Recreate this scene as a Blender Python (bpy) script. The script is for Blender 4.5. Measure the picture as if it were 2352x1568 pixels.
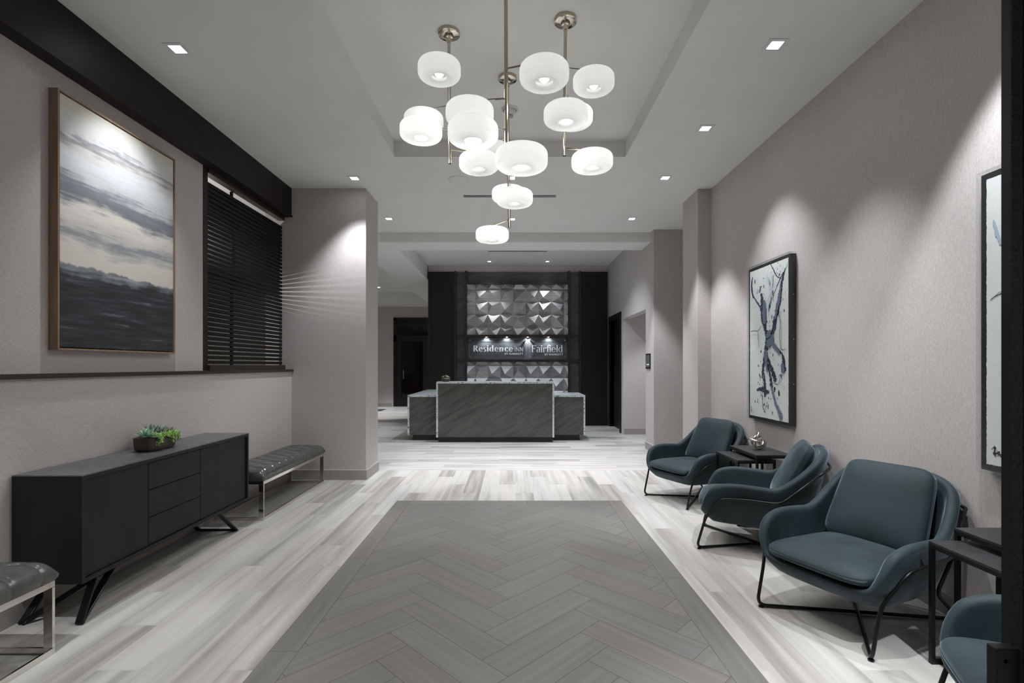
import bpy, math, random
from mathutils import Vector, Matrix
random.seed(7)
S = bpy.context.scene
for o in list(bpy.data.objects): bpy.data.objects.remove(o)
PI = math.pi
# ------------------------------------------------------------------ camera, world, exposure
F = 1150.0; CX, CY, H = 1176.0, 839.0, 1.4          # focal length in px, principal column / horizon row, eye height
cam_d = bpy.data.cameras.new('camera'); cam = bpy.data.objects.new('camera', cam_d)
S.collection.objects.link(cam); S.camera = cam
cam.location = (0, 0, H); cam.rotation_euler = (PI/2, 0, 0)
cam_d.sensor_width = 36.0; cam_d.sensor_fit = 'HORIZONTAL'; cam_d.lens = F/2352*36.0
cam_d.shift_y = (CY-784)/2352; cam_d.clip_start = 0.05; cam_d.clip_end = 60
W = bpy.data.worlds.new('world'); S.world = W; W.use_nodes = True
W.node_tree.nodes['Background'].inputs[0].default_value = (0.8, 0.85, 0.9, 1)
W.node_tree.nodes['Background'].inputs[1].default_value = 0.05
S.view_settings.view_transform = 'Standard'; S.view_settings.look = 'None'
S.view_settings.gamma = 1; S.view_settings.use_curve_mapping = False
S.view_settings.exposure = 1.25
SPOT = 1.0            # overall strength of the recessed lights

# ------------------------------------------------------------------ helpers
COL = S.collection
def link(o, parent=None):
    COL.objects.link(o)
    if parent is not None: o.parent = parent
    return o
def rootloc(p):
    v = Vector((0, 0, 0))
    while p is not None:
        v += p.location; p = p.parent
    return v
class MB:
    def __init__(s): s.v = []; s.f = []; s.uv = []; s.at = []
    def add(s, vs, fs, uvs=None, at=None):
        b = len(s.v); s.v += [tuple(v) for v in vs]
        for i, f in enumerate(fs):
            s.f.append([b+k for k in f]); s.uv.append(uvs[i] if uvs else None); s.at.append(at)
        return s
    def box(s, x0, x1, y0, y1, z0, z1):
        if x0 > x1: x0, x1 = x1, x0
        if y0 > y1: y0, y1 = y1, y0
        if z0 > z1: z0, z1 = z1, z0
        return s.add([(x0,y0,z0),(x1,y0,z0),(x1,y1,z0),(x0,y1,z0),(x0,y0,z1),(x1,y0,z1),(x1,y1,z1),(x0,y1,z1)],
                     [(3,2,1,0),(4,5,6,7),(0,1,5,4),(1,2,6,5),(2,3,7,6),(3,0,4,7)])
    def bar(s, p, q, w, h, up=(0,0,1)):
        p, q = Vector(p), Vector(q); d = (q-p).normalized(); up = Vector(up)
        if abs(d.dot(up)) > .99: up = Vector((1,0,0))
        a = d.cross(up).normalized()*w/2; b = a.cross(d).normalized()*h/2
        vs = [p-a-b, p+a-b, p+a+b, p-a+b, q-a-b, q+a-b, q+a+b, q-a+b]
        return s.add(vs, [(3,2,1,0),(4,5,6,7),(0,1,5,4),(1,2,6,5),(2,3,7,6),(3,0,4,7)])
    def lathe(s, prof, c=(0,0,0), n=32, M=None):
        vs = []; fs = []
        for (r, z) in prof:
            for k in range(n):
                a = 2*PI*k/n; p = Vector((r*math.cos(a), r*math.sin(a), z))
                if M: p = M @ p
                vs.append(p + Vector(c))
        m = len(prof)
        for i in range(m-1):
            for k in range(n):
                k2 = (k+1) % n
                fs.append((i*n+k, i*n+k2, (i+1)*n+k2, (i+1)*n+k))
        return s.add(vs, fs)
    def tube(s, pts, r, n=10, closed=False, rf=None):
        pts = [Vector(p) for p in pts]; m = len(pts); vs = []; fs = []
        t0 = (pts[1]-pts[0]).normalized(); up = Vector((0,0,1)) if abs(t0.z) < .9 else Vector((1,0,0))
        a = t0.cross(up).normalized()
        for i, p in enumerate(pts):
            if closed: t = (pts[(i+1) % m]-pts[i-1]).normalized()
            elif i == 0: t = t0
            elif i == m-1: t = (pts[-1]-pts[-2]).normalized()
            else: t = ((pts[i+1]-p).normalized()+(p-pts[i-1]).normalized()).normalized()
            a = (a - t*a.dot(t)).normalized(); b = t.cross(a)
            rr = rf(i/(m-1)) if rf else r
            for k in range(n):
                an = 2*PI*k/n; vs.append(p + (a*math.cos(an)+b*math.sin(an))*rr)
        for i in range(m if closed else m-1):
            j = (i+1) % m
            for k in range(n):
                k2 = (k+1) % n; fs.append((i*n+k, i*n+k2, j*n+k2, j*n+k))
        if not closed:
            fs.append(tuple(range(n-1, -1, -1))); fs.append(tuple((m-1)*n+k for k in range(n)))
        return s.add(vs, fs)
    def grid(s, fn, nu, nv, wrap=False):
        vs = [fn(i/nu, j/nv) for j in range(nv+1) for i in range(nu+1)]
        fs = []; uvs = []
        for j in range(nv):
            for i in range(nu):
                a = j*(nu+1)+i; fs.append((a, a+1, a+nu+2, a+nu+1))
                uvs.append([(i/nu, j/nv), ((i+1)/nu, j/nv), ((i+1)/nu, (j+1)/nv), (i/nu, (j+1)/nv)])
        return s.add(vs, fs, uvs)
    def build(s, name, mat, parent=None, smooth=False, world=True, bevel=0, sub=0, solid=0, angle=None):
        me = bpy.data.meshes.new(name)
        off = rootloc(parent) if (world and parent is not None) else Vector((0,0,0))
        me.from_pydata([(v[0]-off.x, v[1]-off.y, v[2]-off.z) for v in s.v], [], s.f)
        if any(u is not None for u in s.uv):
            ul = me.uv_layers.new(name='UVMap'); li = 0
            for f, u in zip(s.f, s.uv):
                for k in range(len(f)):
                    ul.data[li].uv = u[k] if u else (0, 0); li += 1
        if any(a is not None for a in s.at):
            at = me.attributes.new('tile', 'FLOAT', 'FACE')
            for i, a in enumerate(s.at): at.data[i].value = a if a is not None else 0
        if smooth:
            me.polygons.foreach_set('use_smooth', [True]*len(me.polygons))
        me.materials.append(mat)
        o = bpy.data.objects.new(name, me); link(o, parent)
        if bevel:
            m = o.modifiers.new('bevel', 'BEVEL'); m.width = bevel; m.segments = 2; m.limit_method = 'ANGLE'
        if solid:
            m = o.modifiers.new('solid', 'SOLIDIFY'); m.thickness = solid; m.offset = 0
        if sub:
            m = o.modifiers.new('sub', 'SUBSURF'); m.levels = sub; m.render_levels = sub
        if smooth and angle:
            try: me.set_sharp_from_angle(angle=math.radians(angle))
            except Exception: pass
        return o
def tag(o, label=None, cat=None, group=None, kind=None):
    if label: o['label'] = label
    if cat: o['category'] = cat
    if group: o['group'] = group
    if kind: o['kind'] = kind
    return o
def thing(name, loc, label, cat, group=None, rz=0):
    o = bpy.data.objects.new(name, None); link(o); o.location = loc; o.rotation_euler = (0, 0, rz)
    o.empty_display_size = .1
    return tag(o, label, cat, group)
def copy_tree(o, parent=None):
    c = o.copy(); COL.objects.link(c)
    if parent is not None: c.parent = parent
    for ch in list(o.children): copy_tree(ch, c)
    return c
def fillet(pts, r, n=6):
    pts = [Vector(p) for p in pts]; out = [pts[0]]
    for i in range(1, len(pts)-1):
        a, b, c = pts[i-1], pts[i], pts[i+1]
        d1, d2 = (a-b), (c-b); rr = min(r, d1.length*.45, d2.length*.45)
        p, q = b+d1.normalized()*rr, b+d2.normalized()*rr
        for k in range(n+1):
            t = k/n; out.append(p*(1-t)**2 + b*2*t*(1-t) + q*t*t)
    out.append(pts[-1]); return out
def spline(pts, n=8, closed=False):
    pts = [Vector(p) for p in pts]; m = len(pts); out = []
    for i in range(m if closed else m-1):
        if closed: a, b, c, d = pts[i-1], pts[i], pts[(i+1) % m], pts[(i+2) % m]
        else: a, b, c, d = pts[max(i-1,0)], pts[i], pts[i+1], pts[min(i+2, m-1)]
        for k in range(n):
            t = k/n
            out.append(.5*((2*b)+(c-a)*t+(2*a-5*b+4*c-d)*t*t+(3*b-a-3*c+d)*t**3))
    if not closed: out.append(pts[-1])
    return out

# ------------------------------------------------------------------ materials
def mat(name, col=(.5,.5,.5), rough=.5, metal=0, **kw):
    m = bpy.data.materials.new(name); m.use_nodes = True
    b = m.node_tree.nodes['Principled BSDF']
    b.inputs['Base Color'].default_value = (*col, 1); b.inputs['Roughness'].default_value = rough
    b.inputs['Metallic'].default_value = metal
    for k, v in kw.items(): b.inputs[k.replace('_', ' ')].default_value = v
    return m
def N(m, t, **kw):
    n = m.node_tree.nodes.new(t)
    for k, v in kw.items():
        if hasattr(n, k): setattr(n, k, v)
        else: n.inputs[k.replace('_', ' ')].default_value = v
    return n
def L(m, a, ao, b, bi): m.node_tree.links.new(a.outputs[ao], b.inputs[bi])
def ramp(m, stops, interp='LINEAR'):
    n = m.node_tree.nodes.new('ShaderNodeValToRGB'); cr = n.color_ramp; cr.interpolation = interp
    while len(cr.elements) < len(stops): cr.elements.new(.5)
    for e, (p, c) in zip(cr.elements, stops): e.position = p; e.color = (*c, 1)
    return n
def bsdf(m): return m.node_tree.nodes['Principled BSDF']
def vecmap(m, scale, coord='Object', rot=(0,0,0)):
    tc = N(m, 'ShaderNodeTexCoord'); mp = N(m, 'ShaderNodeMapping'); mp.inputs['Scale'].default_value = scale
    if any(rot):
        mr = N(m, 'ShaderNodeMapping'); mr.inputs['Rotation'].default_value = rot; L(m, tc, coord, mr, 'Vector'); L(m, mr, 0, mp, 'Vector')
    else: L(m, tc, coord, mp, 'Vector')
    return mp
def noisy(name, c1, c2, scale, rough=.5, metal=0, detail=4, lo=.3, hi=.7, bump=0, rot=(0,0,0), **kw):
    m = mat(name, c1, rough, metal, **kw)
    mp = vecmap(m, scale, rot=rot); nz = N(m, 'ShaderNodeTexNoise'); nz.inputs['Scale'].default_value = 1; nz.inputs['Detail'].default_value = detail
    L(m, mp, 0, nz, 'Vector'); r = ramp(m, [(lo, c1), (hi, c2)]); L(m, nz, 0, r, 0); L(m, r, 0, bsdf(m), 'Base Color')
    if bump:
        bp = N(m, 'ShaderNodeBump'); bp.inputs['Strength'].default_value = bump; bp.inputs['Distance'].default_value = .002
        L(m, nz, 0, bp, 'Height'); L(m, bp, 0, bsdf(m), 'Normal')
    return m
def linen(name, c1, c2):
    m = mat(name, c1, .75)
    a = vecmap(m, (520, 520, 40)); b = vecmap(m, (45, 45, 620)); c = vecmap(m, (1.3, 1.3, 1.3))
    n1 = N(m, 'ShaderNodeTexNoise'); n2 = N(m, 'ShaderNodeTexNoise')
    for n, v in ((n1, a), (n2, b)):
        n.inputs['Scale'].default_value = 1; n.inputs['Detail'].default_value = 2; L(m, v, 0, n, 'Vector')
    mx = N(m, 'ShaderNodeMath'); mx.operation = 'ADD'; L(m, n1, 0, mx, 0); L(m, n2, 0, mx, 1)
    hf = N(m, 'ShaderNodeMath'); hf.operation = 'MULTIPLY'; hf.inputs[1].default_value = .5; L(m, mx, 0, hf, 0)
    r = ramp(m, [(.38, c1), (.62, c2)]); L(m, hf, 0, r, 0); L(m, r, 0, bsdf(m), 'Base Color')
    bp = N(m, 'ShaderNodeBump'); bp.inputs['Strength'].default_value = .15; bp.inputs['Distance'].default_value = .001
    L(m, hf, 0, bp, 'Height'); L(m, bp, 0, bsdf(m), 'Normal')
    return m
def tiles(name, stops, rough, su, sv, var, tint=None):
    m = mat(name, (.5,.5,.5), rough)
    uv = N(m, 'ShaderNodeUVMap'); mp = N(m, 'ShaderNodeMapping'); mp.inputs['Scale'].default_value = (su, sv, 1)
    L(m, uv, 0, mp, 'Vector')
    nz = N(m, 'ShaderNodeTexNoise'); nz.inputs['Scale'].default_value = 1; nz.inputs['Detail'].default_value = 5; nz.inputs['Distortion'].default_value = .15
    L(m, mp, 0, nz, 'Vector')
    at = N(m, 'ShaderNodeAttribute'); at.attribute_name = 'tile'
    ma = N(m, 'ShaderNodeMath'); ma.operation = 'MULTIPLY_ADD'; L(m, at, 'Fac', ma, 0); ma.inputs[1].default_value = var; L(m, nz, 0, ma, 2)
    sb = N(m, 'ShaderNodeMath'); sb.operation = 'SUBTRACT'; L(m, ma, 0, sb, 0); sb.inputs[1].default_value = var/2
    r = ramp(m, stops); L(m, sb, 0, r, 0)
    if tint:
        wn = N(m, 'ShaderNodeTexWhiteNoise'); wn.noise_dimensions = '1D'; L(m, at, 'Fac', wn, 'W')
        tr = ramp(m, tint); L(m, wn, 'Value', tr, 0)
        mm = N(m, 'ShaderNodeMix'); mm.data_type = 'RGBA'; mm.blend_type = 'MULTIPLY'; mm.inputs[0].default_value = 1
        L(m, r, 0, mm, 6); L(m, tr, 0, mm, 7); L(m, mm, 2, bsdf(m), 'Base Color')
    else: L(m, r, 0, bsdf(m), 'Base Color')
    bp = N(m, 'ShaderNodeBump'); bp.inputs['Strength'].default_value = .08; bp.inputs['Distance'].default_value = .001
    L(m, nz, 0, bp, 'Height'); L(m, bp, 0, bsdf(m), 'Normal')
    return m
def clear_sheet():
    m = bpy.data.materials.new('acrylic'); m.use_nodes = True; nt = m.node_tree; nt.nodes.clear()
    out = nt.nodes.new('ShaderNodeOutputMaterial'); mx = nt.nodes.new('ShaderNodeMixShader')
    t_ = nt.nodes.new('ShaderNodeBsdfTransparent'); t_.inputs[0].default_value = (.97,.98,.98,1)
    g_ = nt.nodes.new('ShaderNodeBsdfGlossy'); g_.inputs['Roughness'].default_value = .02
    lw = nt.nodes.new('ShaderNodeLayerWeight'); lw.inputs[0].default_value = .5
    pw = nt.nodes.new('ShaderNodeMath'); pw.operation = 'POWER'; pw.inputs[1].default_value = 5
    f_ = nt.nodes.new('ShaderNodeMath'); f_.operation = 'MULTIPLY_ADD'; f_.inputs[1].default_value = .6; f_.inputs[2].default_value = .025
    nt.links.new(lw.outputs['Facing'], pw.inputs[0]); nt.links.new(pw.outputs[0], f_.inputs[0])
    nt.links.new(f_.outputs[0], mx.inputs[0]); nt.links.new(t_.outputs[0], mx.inputs[1]); nt.links.new(g_.outputs[0], mx.inputs[2]); nt.links.new(mx.outputs[0], out.inputs[0])
    return m
def emit(name, col, st):
    m = bpy.data.materials.new(name); m.use_nodes = True; nt = m.node_tree; nt.nodes.clear()
    e = nt.nodes.new('ShaderNodeEmission'); e.inputs[0].default_value = (*col, 1); e.inputs[1].default_value = st
    o = nt.nodes.new('ShaderNodeOutputMaterial'); nt.links.new(e.outputs[0], o.inputs[0]); return m

M_wall = linen('linen_wallcover', (.425,.387,.374), (.605,.560,.545))
M_ceil = noisy('ceiling_paint', (.75,.745,.72), (.78,.775,.75), (3,3,3), .8)
M_base = mat('baseboard_paint', (.34,.315,.295), .45)
M_basecap = mat('baseboard_cap', (.60,.57,.54), .4)
M_dark = noisy('espresso_wood', (.008,.006,.0052), (.017,.0125,.0105), (3,60,3), .5, Specular_IOR_Level=.25)
M_darkv = noisy('espresso_wood_vertical', (.009,.0070,.0058), (.021,.015,.012), (50,50,2), .5, Specular_IOR_Level=.25)
M_ledge = noisy('walnut_dark_trim', (.020,.012,.009), (.040,.026,.020), (40,4,40), .35)
M_slat = noisy('charcoal_batten', (.0065,.0068,.0068), (.011,.0115,.0115), (5,5,50), .6, Specular_IOR_Level=.2)
M_plank = tiles('pale_plank_tile', [(.12,(.22,.212,.200)),(.33,(.36,.345,.325)),(.47,(.475,.46,.438)),(.66,(.57,.56,.54))], .33, .7, 12, .30,
                [(0,(1,.965,.95)),(.35,(1,.955,.94)),(.6,(.975,1,.97)),(.85,(.98,.985,1)),(1,(1,1,1))])
M_inlay = tiles('grey_herringbone_tile', [(.2,(.160,.153,.147)),(.5,(.192,.184,.177)),(.8,(.23,.221,.212))], .38, 1.0, 30, .22,
                [(0,(1,.97,.95)),(.5,(.97,1,.97)),(1,(1,1,1))])
M_grout = mat('pale_grout', (.55,.54,.52), .7)
M_grout2 = mat('grey_grout', (.10,.09,.082), .7)
M_black = mat('black_metal', (.008,.0085,.009), .38, .3)
M_chrome = mat('chrome', (.72,.69,.65), .10, 1)
M_nickel = mat('polished_nickel', (.55,.48,.40), .12, 1)
M_silver = noisy('hammered_silver', (.55,.52,.47), (.80,.78,.74), (60,60,60), .22, 1, bump=.6)
M_leather = noisy('grey_leather', (.060,.063,.059), (.098,.101,.095), (14,14,14), .25, 0, bump=.05)
M_board = noisy('charcoal_oak', (.0095,.010,.009), (.0145,.015,.0138), (30,30,4), .55, Specular_IOR_Level=.3)
M_boardtop = noisy('charcoal_stone_top', (.075,.074,.081), (.165,.163,.174), (22,22,22), .42, detail=8)
M_frame = noisy('oak_frame', (.23,.15,.095), (.33,.225,.15), (30,30,3), .5)
M_bronze = mat('brown_bronze_bowl', (.080,.056,.044), .45, .3)
M_soil = mat('soil', (.02,.015,.01), .9)
M_succ = noisy('succulent_green', (.22,.44,.28), (.42,.66,.46), (30,30,30), .5)
M_succ2 = noisy('succulent_sage', (.24,.30,.24), (.44,.52,.44), (30,30,30), .6)
M_succ3 = noisy('sedum_lime', (.30,.55,.14), (.52,.78,.28), (30,30,30), .5)
M_succ4 = noisy('succulent_bronze', (.25,.17,.10), (.50,.42,.35), (30,30,30), .5)
M_stone = noisy('green_grey_stone', (.055,.059,.051), (.108,.114,.101), (3,3,17), .42, detail=9, rot=(0,.55,0))
M_marble = noisy('pale_marble_edge', (.16,.18,.17), (.66,.70,.67), (26,26,26), .25, detail=8, lo=.34, hi=.50)
M_marbtop = noisy('pale_marble_top', (.36,.41,.40), (.60,.66,.65), (3,9,3), .22, detail=8)
M_toe = mat('dark_toe_kick', (.014,.012,.010), .5)
M_slate = noisy('slate_panel', (.033,.0355,.040), (.080,.083,.091), (3,3,14), .45, detail=9, rot=(0,.6,0))
M_mull = mat('bronze_mullion', (.028,.019,.015), .38, .2)
M_acry = clear_sheet()
M_paper = noisy('cotton_paper', (.80,.81,.80), (.85,.86,.85), (60,60,60), .8)
M_shadowbox = mat('black_frame', (.010,.010,.012), .45)
M_glassdark = mat('dark_door_glass', (.004,.005,.005), .05, 0, IOR=1.6)
M_letter = mat('frosted_lettering', (.86,.90,.92), .4)
M_edge = mat('acrylic_edge_glint', (.30,.33,.35), .2)  # pale grey standing in for highlights along the acrylic edges
M_alu = mat('brushed_stud', (.7,.7,.72), .25, 1)
M_lens = emit('led_lens', (.93,.97,1.0), 14)
M_white = mat('white_trim', (.72,.72,.72), .5)
M_velvet = noisy('teal_velvet', (.0040,.0145,.0185), (.0110,.0300,.0365), (6,6,6), .70, detail=5)
for k, v in (('Sheen Weight', .48), ('Sheen Roughness', .35), ('Sheen Tint', (.56, .73, .84, 1))):
    bsdf(M_velvet).inputs[k].default_value = v
_mp = vecmap(M_velvet, (5,5,5)); _nz = N(M_velvet, 'ShaderNodeTexNoise'); _nz.inputs['Scale'].default_value = 1; _nz.inputs['Detail'].default_value = 6; L(M_velvet, _mp, 0, _nz, 'Vector')
_mr = N(M_velvet, 'ShaderNodeMapRange'); _mr.inputs[1].default_value = .35; _mr.inputs[2].default_value = .65; _mr.inputs[3].default_value = .26; _mr.inputs[4].default_value = .90
L(M_velvet, _nz, 0, _mr, 0); L(M_velvet, _mr, 0, bsdf(M_velvet), 'Sheen Weight')
M_tabletop = noisy('black_tabletop', (.018,.018,.020), (.034,.033,.036), (25,25,25), .4)
M_brush = noisy('black_pile_brush', (.006,.006,.006), (.016,.015,.014), (300,300,300), .9)
M_brushmetal = None
def brushed():
    m = noisy('brushed_pewter_tile', (.20,.198,.20), (.34,.335,.335), (2.5,2.5,130), .34, .75, detail=3)
    return m
M_pyr = brushed()
def shade_mat():
    m = bpy.data.materials.new('frosted_glass_shade'); m.use_nodes = True; nt = m.node_tree; nt.nodes.clear()
    out = nt.nodes.new('ShaderNodeOutputMaterial'); a1 = nt.nodes.new('ShaderNodeAddShader')
    tr = nt.nodes.new('ShaderNodeBsdfTranslucent'); tr.inputs[0].default_value = (.92,.94,.92,1)
    df = nt.nodes.new('ShaderNodeBsdfDiffuse'); df.inputs[0].default_value = (.55,.56,.55,1)
    mx = nt.nodes.new('ShaderNodeMixShader'); mx.inputs[0].default_value = .4
    em = nt.nodes.new('ShaderNodeEmission'); em.inputs[0].default_value = (.97,1,.975,1); em.inputs[1].default_value = .044
    nt.links.new(tr.outputs[0], mx.inputs[1]); nt.links.new(df.outputs[0], mx.inputs[2])
    nt.links.new(mx.outputs[0], a1.inputs[0]); nt.links.new(em.outputs[0], a1.inputs[1])
    nt.links.new(a1.outputs[0], out.inputs[0]); return m
M_shade = shade_mat()
M_bulb = emit('bulb', (1,.99,.95), 1.3)


ZC = 3.568          # main ceiling
ZT = 3.73           # tray and rear ceiling
XL, XLU, XR = -2.70, -2.80, 2.445
YCOL = 6.135
# ------------------------------------------------------------------ floor
def clip_poly(poly, x0, x1, y0, y1):
    def cut(ps, f, inter):
        out = []
        for i in range(len(ps)):
            a, b = ps[i], ps[(i+1) % len(ps)]
            if f(a): out.append(a)
            if f(a) != f(b): out.append(inter(a, b))
        return out
    def ix(c): return lambda a, b: tuple(a[k]+(b[k]-a[k])*(c-a[0])/(b[0]-a[0]) for k in range(4))
    def iy(c): return lambda a, b: tuple(a[k]+(b[k]-a[k])*(c-a[1])/(b[1]-a[1]) for k in range(4))
    for f, it in ((lambda p: p[0] >= x0, ix(x0)), (lambda p: p[0] <= x1, ix(x1)), (lambda p: p[1] >= y0, iy(y0)), (lambda p: p[1] <= y1, iy(y1))):
        if len(poly) < 3: return []
        poly = cut(poly, f, it)
    return poly if len(poly) >= 3 else []
def put_tile(mb, corners, rect, z):
    ru, rv = random.random()*20, random.random()*20
    (x0, y0), (x1, y1), (x2, y2), (x3, y3) = corners
    lu = math.hypot(x1-x0, y1-y0); lv = math.hypot(x2-x1, y2-y1)
    p = [(x0,y0,ru,rv), (x1,y1,ru+lu,rv), (x2,y2,ru+lu,rv+lv), (x3,y3,ru,rv+lv)]
    p = clip_poly(p, *rect)
    if len(p) >= 3:
        area = sum(p[i][0]*p[(i+1)%len(p)][1]-p[(i+1)%len(p)][0]*p[i][1] for i in range(len(p)))
        if area < 0: p = p[::-1]
        if abs(area) < 1e-6: return
        mb.add([(a,b,z) for a,b,_,_ in p], [tuple(range(len(p)))], [[(c,d) for _,_,c,d in p]], random.random())
g = .0025
fl = MB(); YSEAM = 6.694; FX0, FX1, FY0, FY1 = -6.2, 4.2, -2.0, 17.3
i = 0; x = FX0
while x < FX1:                                       # planks running away from the camera
    off = [0, .8, .4][i % 3]; y = FY0-1.2+off-.1
    while y < YSEAM:
        put_tile(fl, [(x+g/2, y+g/2), (x+g/2, y+1.2-g/2), (x+.195-g/2, y+1.2-g/2), (x+.195-g/2, y+g/2)], (FX0, FX1, FY0, YSEAM-g/2), 0)
        y += 1.2
    x += .195; i += 1
y = YSEAM; i = 0
while y < FY1:                                       # planks laid across in the rear lobby
    x = FX0-1.2+[0, .45, .85][i % 3]
    while x < FX1:
        put_tile(fl, [(x+g/2, y+g/2), (x+1.2-g/2, y+g/2), (x+1.2-g/2, y+.195-g/2), (x+g/2, y+.195-g/2)], (FX0, FX1, YSEAM, FY1), 0)
        x += 1.2
    y += .195; i += 1
floor = tag(fl.build('floor', M_plank), kind='structure')
gb = MB().box(FX0, FX1, FY0, FY1, -.05, -.0006); gb.build('grout', M_grout, floor)
RX0, RX1, RY0, RY1 = -1.19, 1.134, -1.0, 5.187
rb = MB().box(RX0, RX1, RY0, RY1, -.0005, .0008); rb.build('inlay_grout', M_grout2, floor)
hb = MB(); bw = .145; zi = .0014; g = .003
def strip(x0, x1, y0, y1, along):
    if along == 'y':
        y = y0
        while y < y1:
            ye = min(y+1.2, y1); put_tile(hb, [(x0+g/2,y+g/2),(x0+g/2,ye-g/2),(x1-g/2,ye-g/2),(x1-g/2,y+g/2)], (x0,x1,y0,y1), zi); y += 1.2
    else:
        x = x0
        while x < x1:
            xe = min(x+1.2, x1); put_tile(hb, [(x+g/2,y0+g/2),(xe-g/2,y0+g/2),(xe-g/2,y1-g/2),(x+g/2,y1-g/2)], (x0,x1,y0,y1), zi); x += 1.2
strip(RX0, RX0+bw, RY0-.15, RY1, 'y'); strip(RX1-bw, RX1, RY0-.5, RY1, 'y'); strip(RX0+bw, RX1-bw, RY1-bw, RY1, 'x')
w = .177; n = 4; Lp = n*w; R2 = math.sqrt(.5)
rect = (RX0+bw+g/2, RX1-bw-g/2, RY0, RY1-bw-g/2)
cxm = (RX0+RX1)/2 + .01
def rot(p):                                          # 45 degrees, V pointing along the room
    return (cxm + (p[0]-p[1])*R2, 2.0 + (p[0]+p[1])*R2)
# classic herringbone on a w-grid: blocks step diagonally
for k in range(-40, 60):
    for j in range(-14, 15):
        ox = k*w + j*n*w; oy = k*w - j*n*w
        a = [(ox+g/2, oy+g/2), (ox+Lp-g/2, oy+g/2), (ox+Lp-g/2, oy+w-g/2), (ox+g/2, oy+w-g/2)]
        b = [(ox+g/2, oy+w+g/2), (ox+g/2, oy+w+Lp-g/2), (ox+w-g/2, oy+w+Lp-g/2), (ox+w-g/2, oy+w+g/2)]
        for q in (a, b):
            put_tile(hb, [rot(p) for p in q], rect, zi)
hb.build('herringbone_inlay', M_inlay, floor)

# ------------------------------------------------------------------ walls and ceiling
def struct(name, mb, m, **kw): return tag(mb.build(name, m, **kw), kind='structure')
mb = MB().box(XLU, XL, -2, YCOL, 0, 1.325); struct('wall_left_lower', mb, M_wall)
mb = MB().box(-2.86, XLU, -2, 4.535, 0, ZC); struct('wall_left', mb, M_wall)
mb = MB().box(-2.86, XLU-.001, 4.535, YCOL, 0, 1.325); struct('wall_left_sill', mb, M_wall)
mb = MB().box(-3.02, -1.79, YCOL, 6.68, 0, ZC); struct('wall_pier_left', mb, M_wall)
mb = MB().box(XR, XR+.12, -2, 6.15, 0, ZC); struct('wall_right', mb, M_wall)
mb = MB().box(2.283, XR+.12, 6.15, 6.69, 0, ZC); struct('wall_pier_right', mb, M_wall)
mb = MB().box(2.262, 4.0, 7.99, 8.47, 0, 3.75); struct('wall_pier_rear', mb, M_wall)
mb = MB().box(2.262, 2.42, 8.47, 10.2, 2.35, 3.75).box(2.262, 2.42, 10.2, 10.45, 0, 3.75).box(2.262, 2.42, 10.45, 11.52, 2.42, 3.75).box(2.262, 2.42, 11.52, 11.95, 0, 3.75)
struct('wall_rear_right', mb, M_wall)
mb = MB().box(2.42, 4.0, 10.2, 10.4, 0, 3.0); struct('wall_hall', mb, M_wall)
mb = MB().box(4.0, 4.15, 6.0, 10.4, 0, 3.75).box(XR+.12, 4.15, 6.0, 6.15, 0, 3.75); struct('wall_hall_side', mb, M_wall)
mb = MB().box(2.42, 4.0, 8.47, 10.2, 2.65, 2.8); struct('ceiling_hall', mb, M_ceil)
mb = MB().box(-1.958, 2.42, 11.75, 11.95, 0, ZT+.05); struct('wall_back', mb, M_wall)
mb = MB().box(-1.958, -1.84, 11.95, 17.1, 0, ZT); struct('wall_lobby_right', mb, M_wall)
mb = MB().box(-6.2, -4.04, 17.1, 17.3, 0, ZT).box(-4.04, -1.9, 17.1, 17.3, 3.03, ZT); struct('wall_lobby_back', mb, M_wall)
mb = MB().box(-6.35, -6.2, -2, 17.3, 0, ZT); struct('wall_lobby_left', mb, M_wall)
mb = MB().box(-6.35, 4.15, -2.15, -2.0, 0, ZT); struct('wall_front', mb, M_wall)
TX0, TX1, TY0, TY1 = -1.225, 1.178, 1.75, 5.208
mb = MB().box(-6.2, TX0, -2, 8.17, ZC, ZT).box(TX1, 4.0, -2, 8.17, ZC, ZT).box(TX0, TX1, -2, TY0, ZC, ZT).box(TX0, TX1, TY1, 8.17, ZC, ZT)
mb.box(-6.2, 4.0, -2, 8.17, ZT, ZT+.1); ceil = struct('ceiling', mb, M_ceil)
mb = MB().box(-6.2, 2.262, 8.17, 8.74, 3.41, ZT+.1); struct('ceiling_beam', mb, M_ceil)
mb = MB().box(-1.98, 2.262, 8.74, 11.75, ZT+.01, ZT+.1); struct('ceiling_rear', mb, M_ceil)
mb = MB().box(-2.70, -1.98, 8.74, 17.1, 3.41, ZT+.1); struct('ceiling_bulkhead', mb, M_ceil)
mb = MB().box(-6.2, -2.70, 8.74, 16.0, ZT+.01, ZT+.1).box(-6.2, -2.70, 16.0, 17.1, 3.41, ZT+.1); struct('ceiling_lobby', mb, M_ceil)
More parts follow.
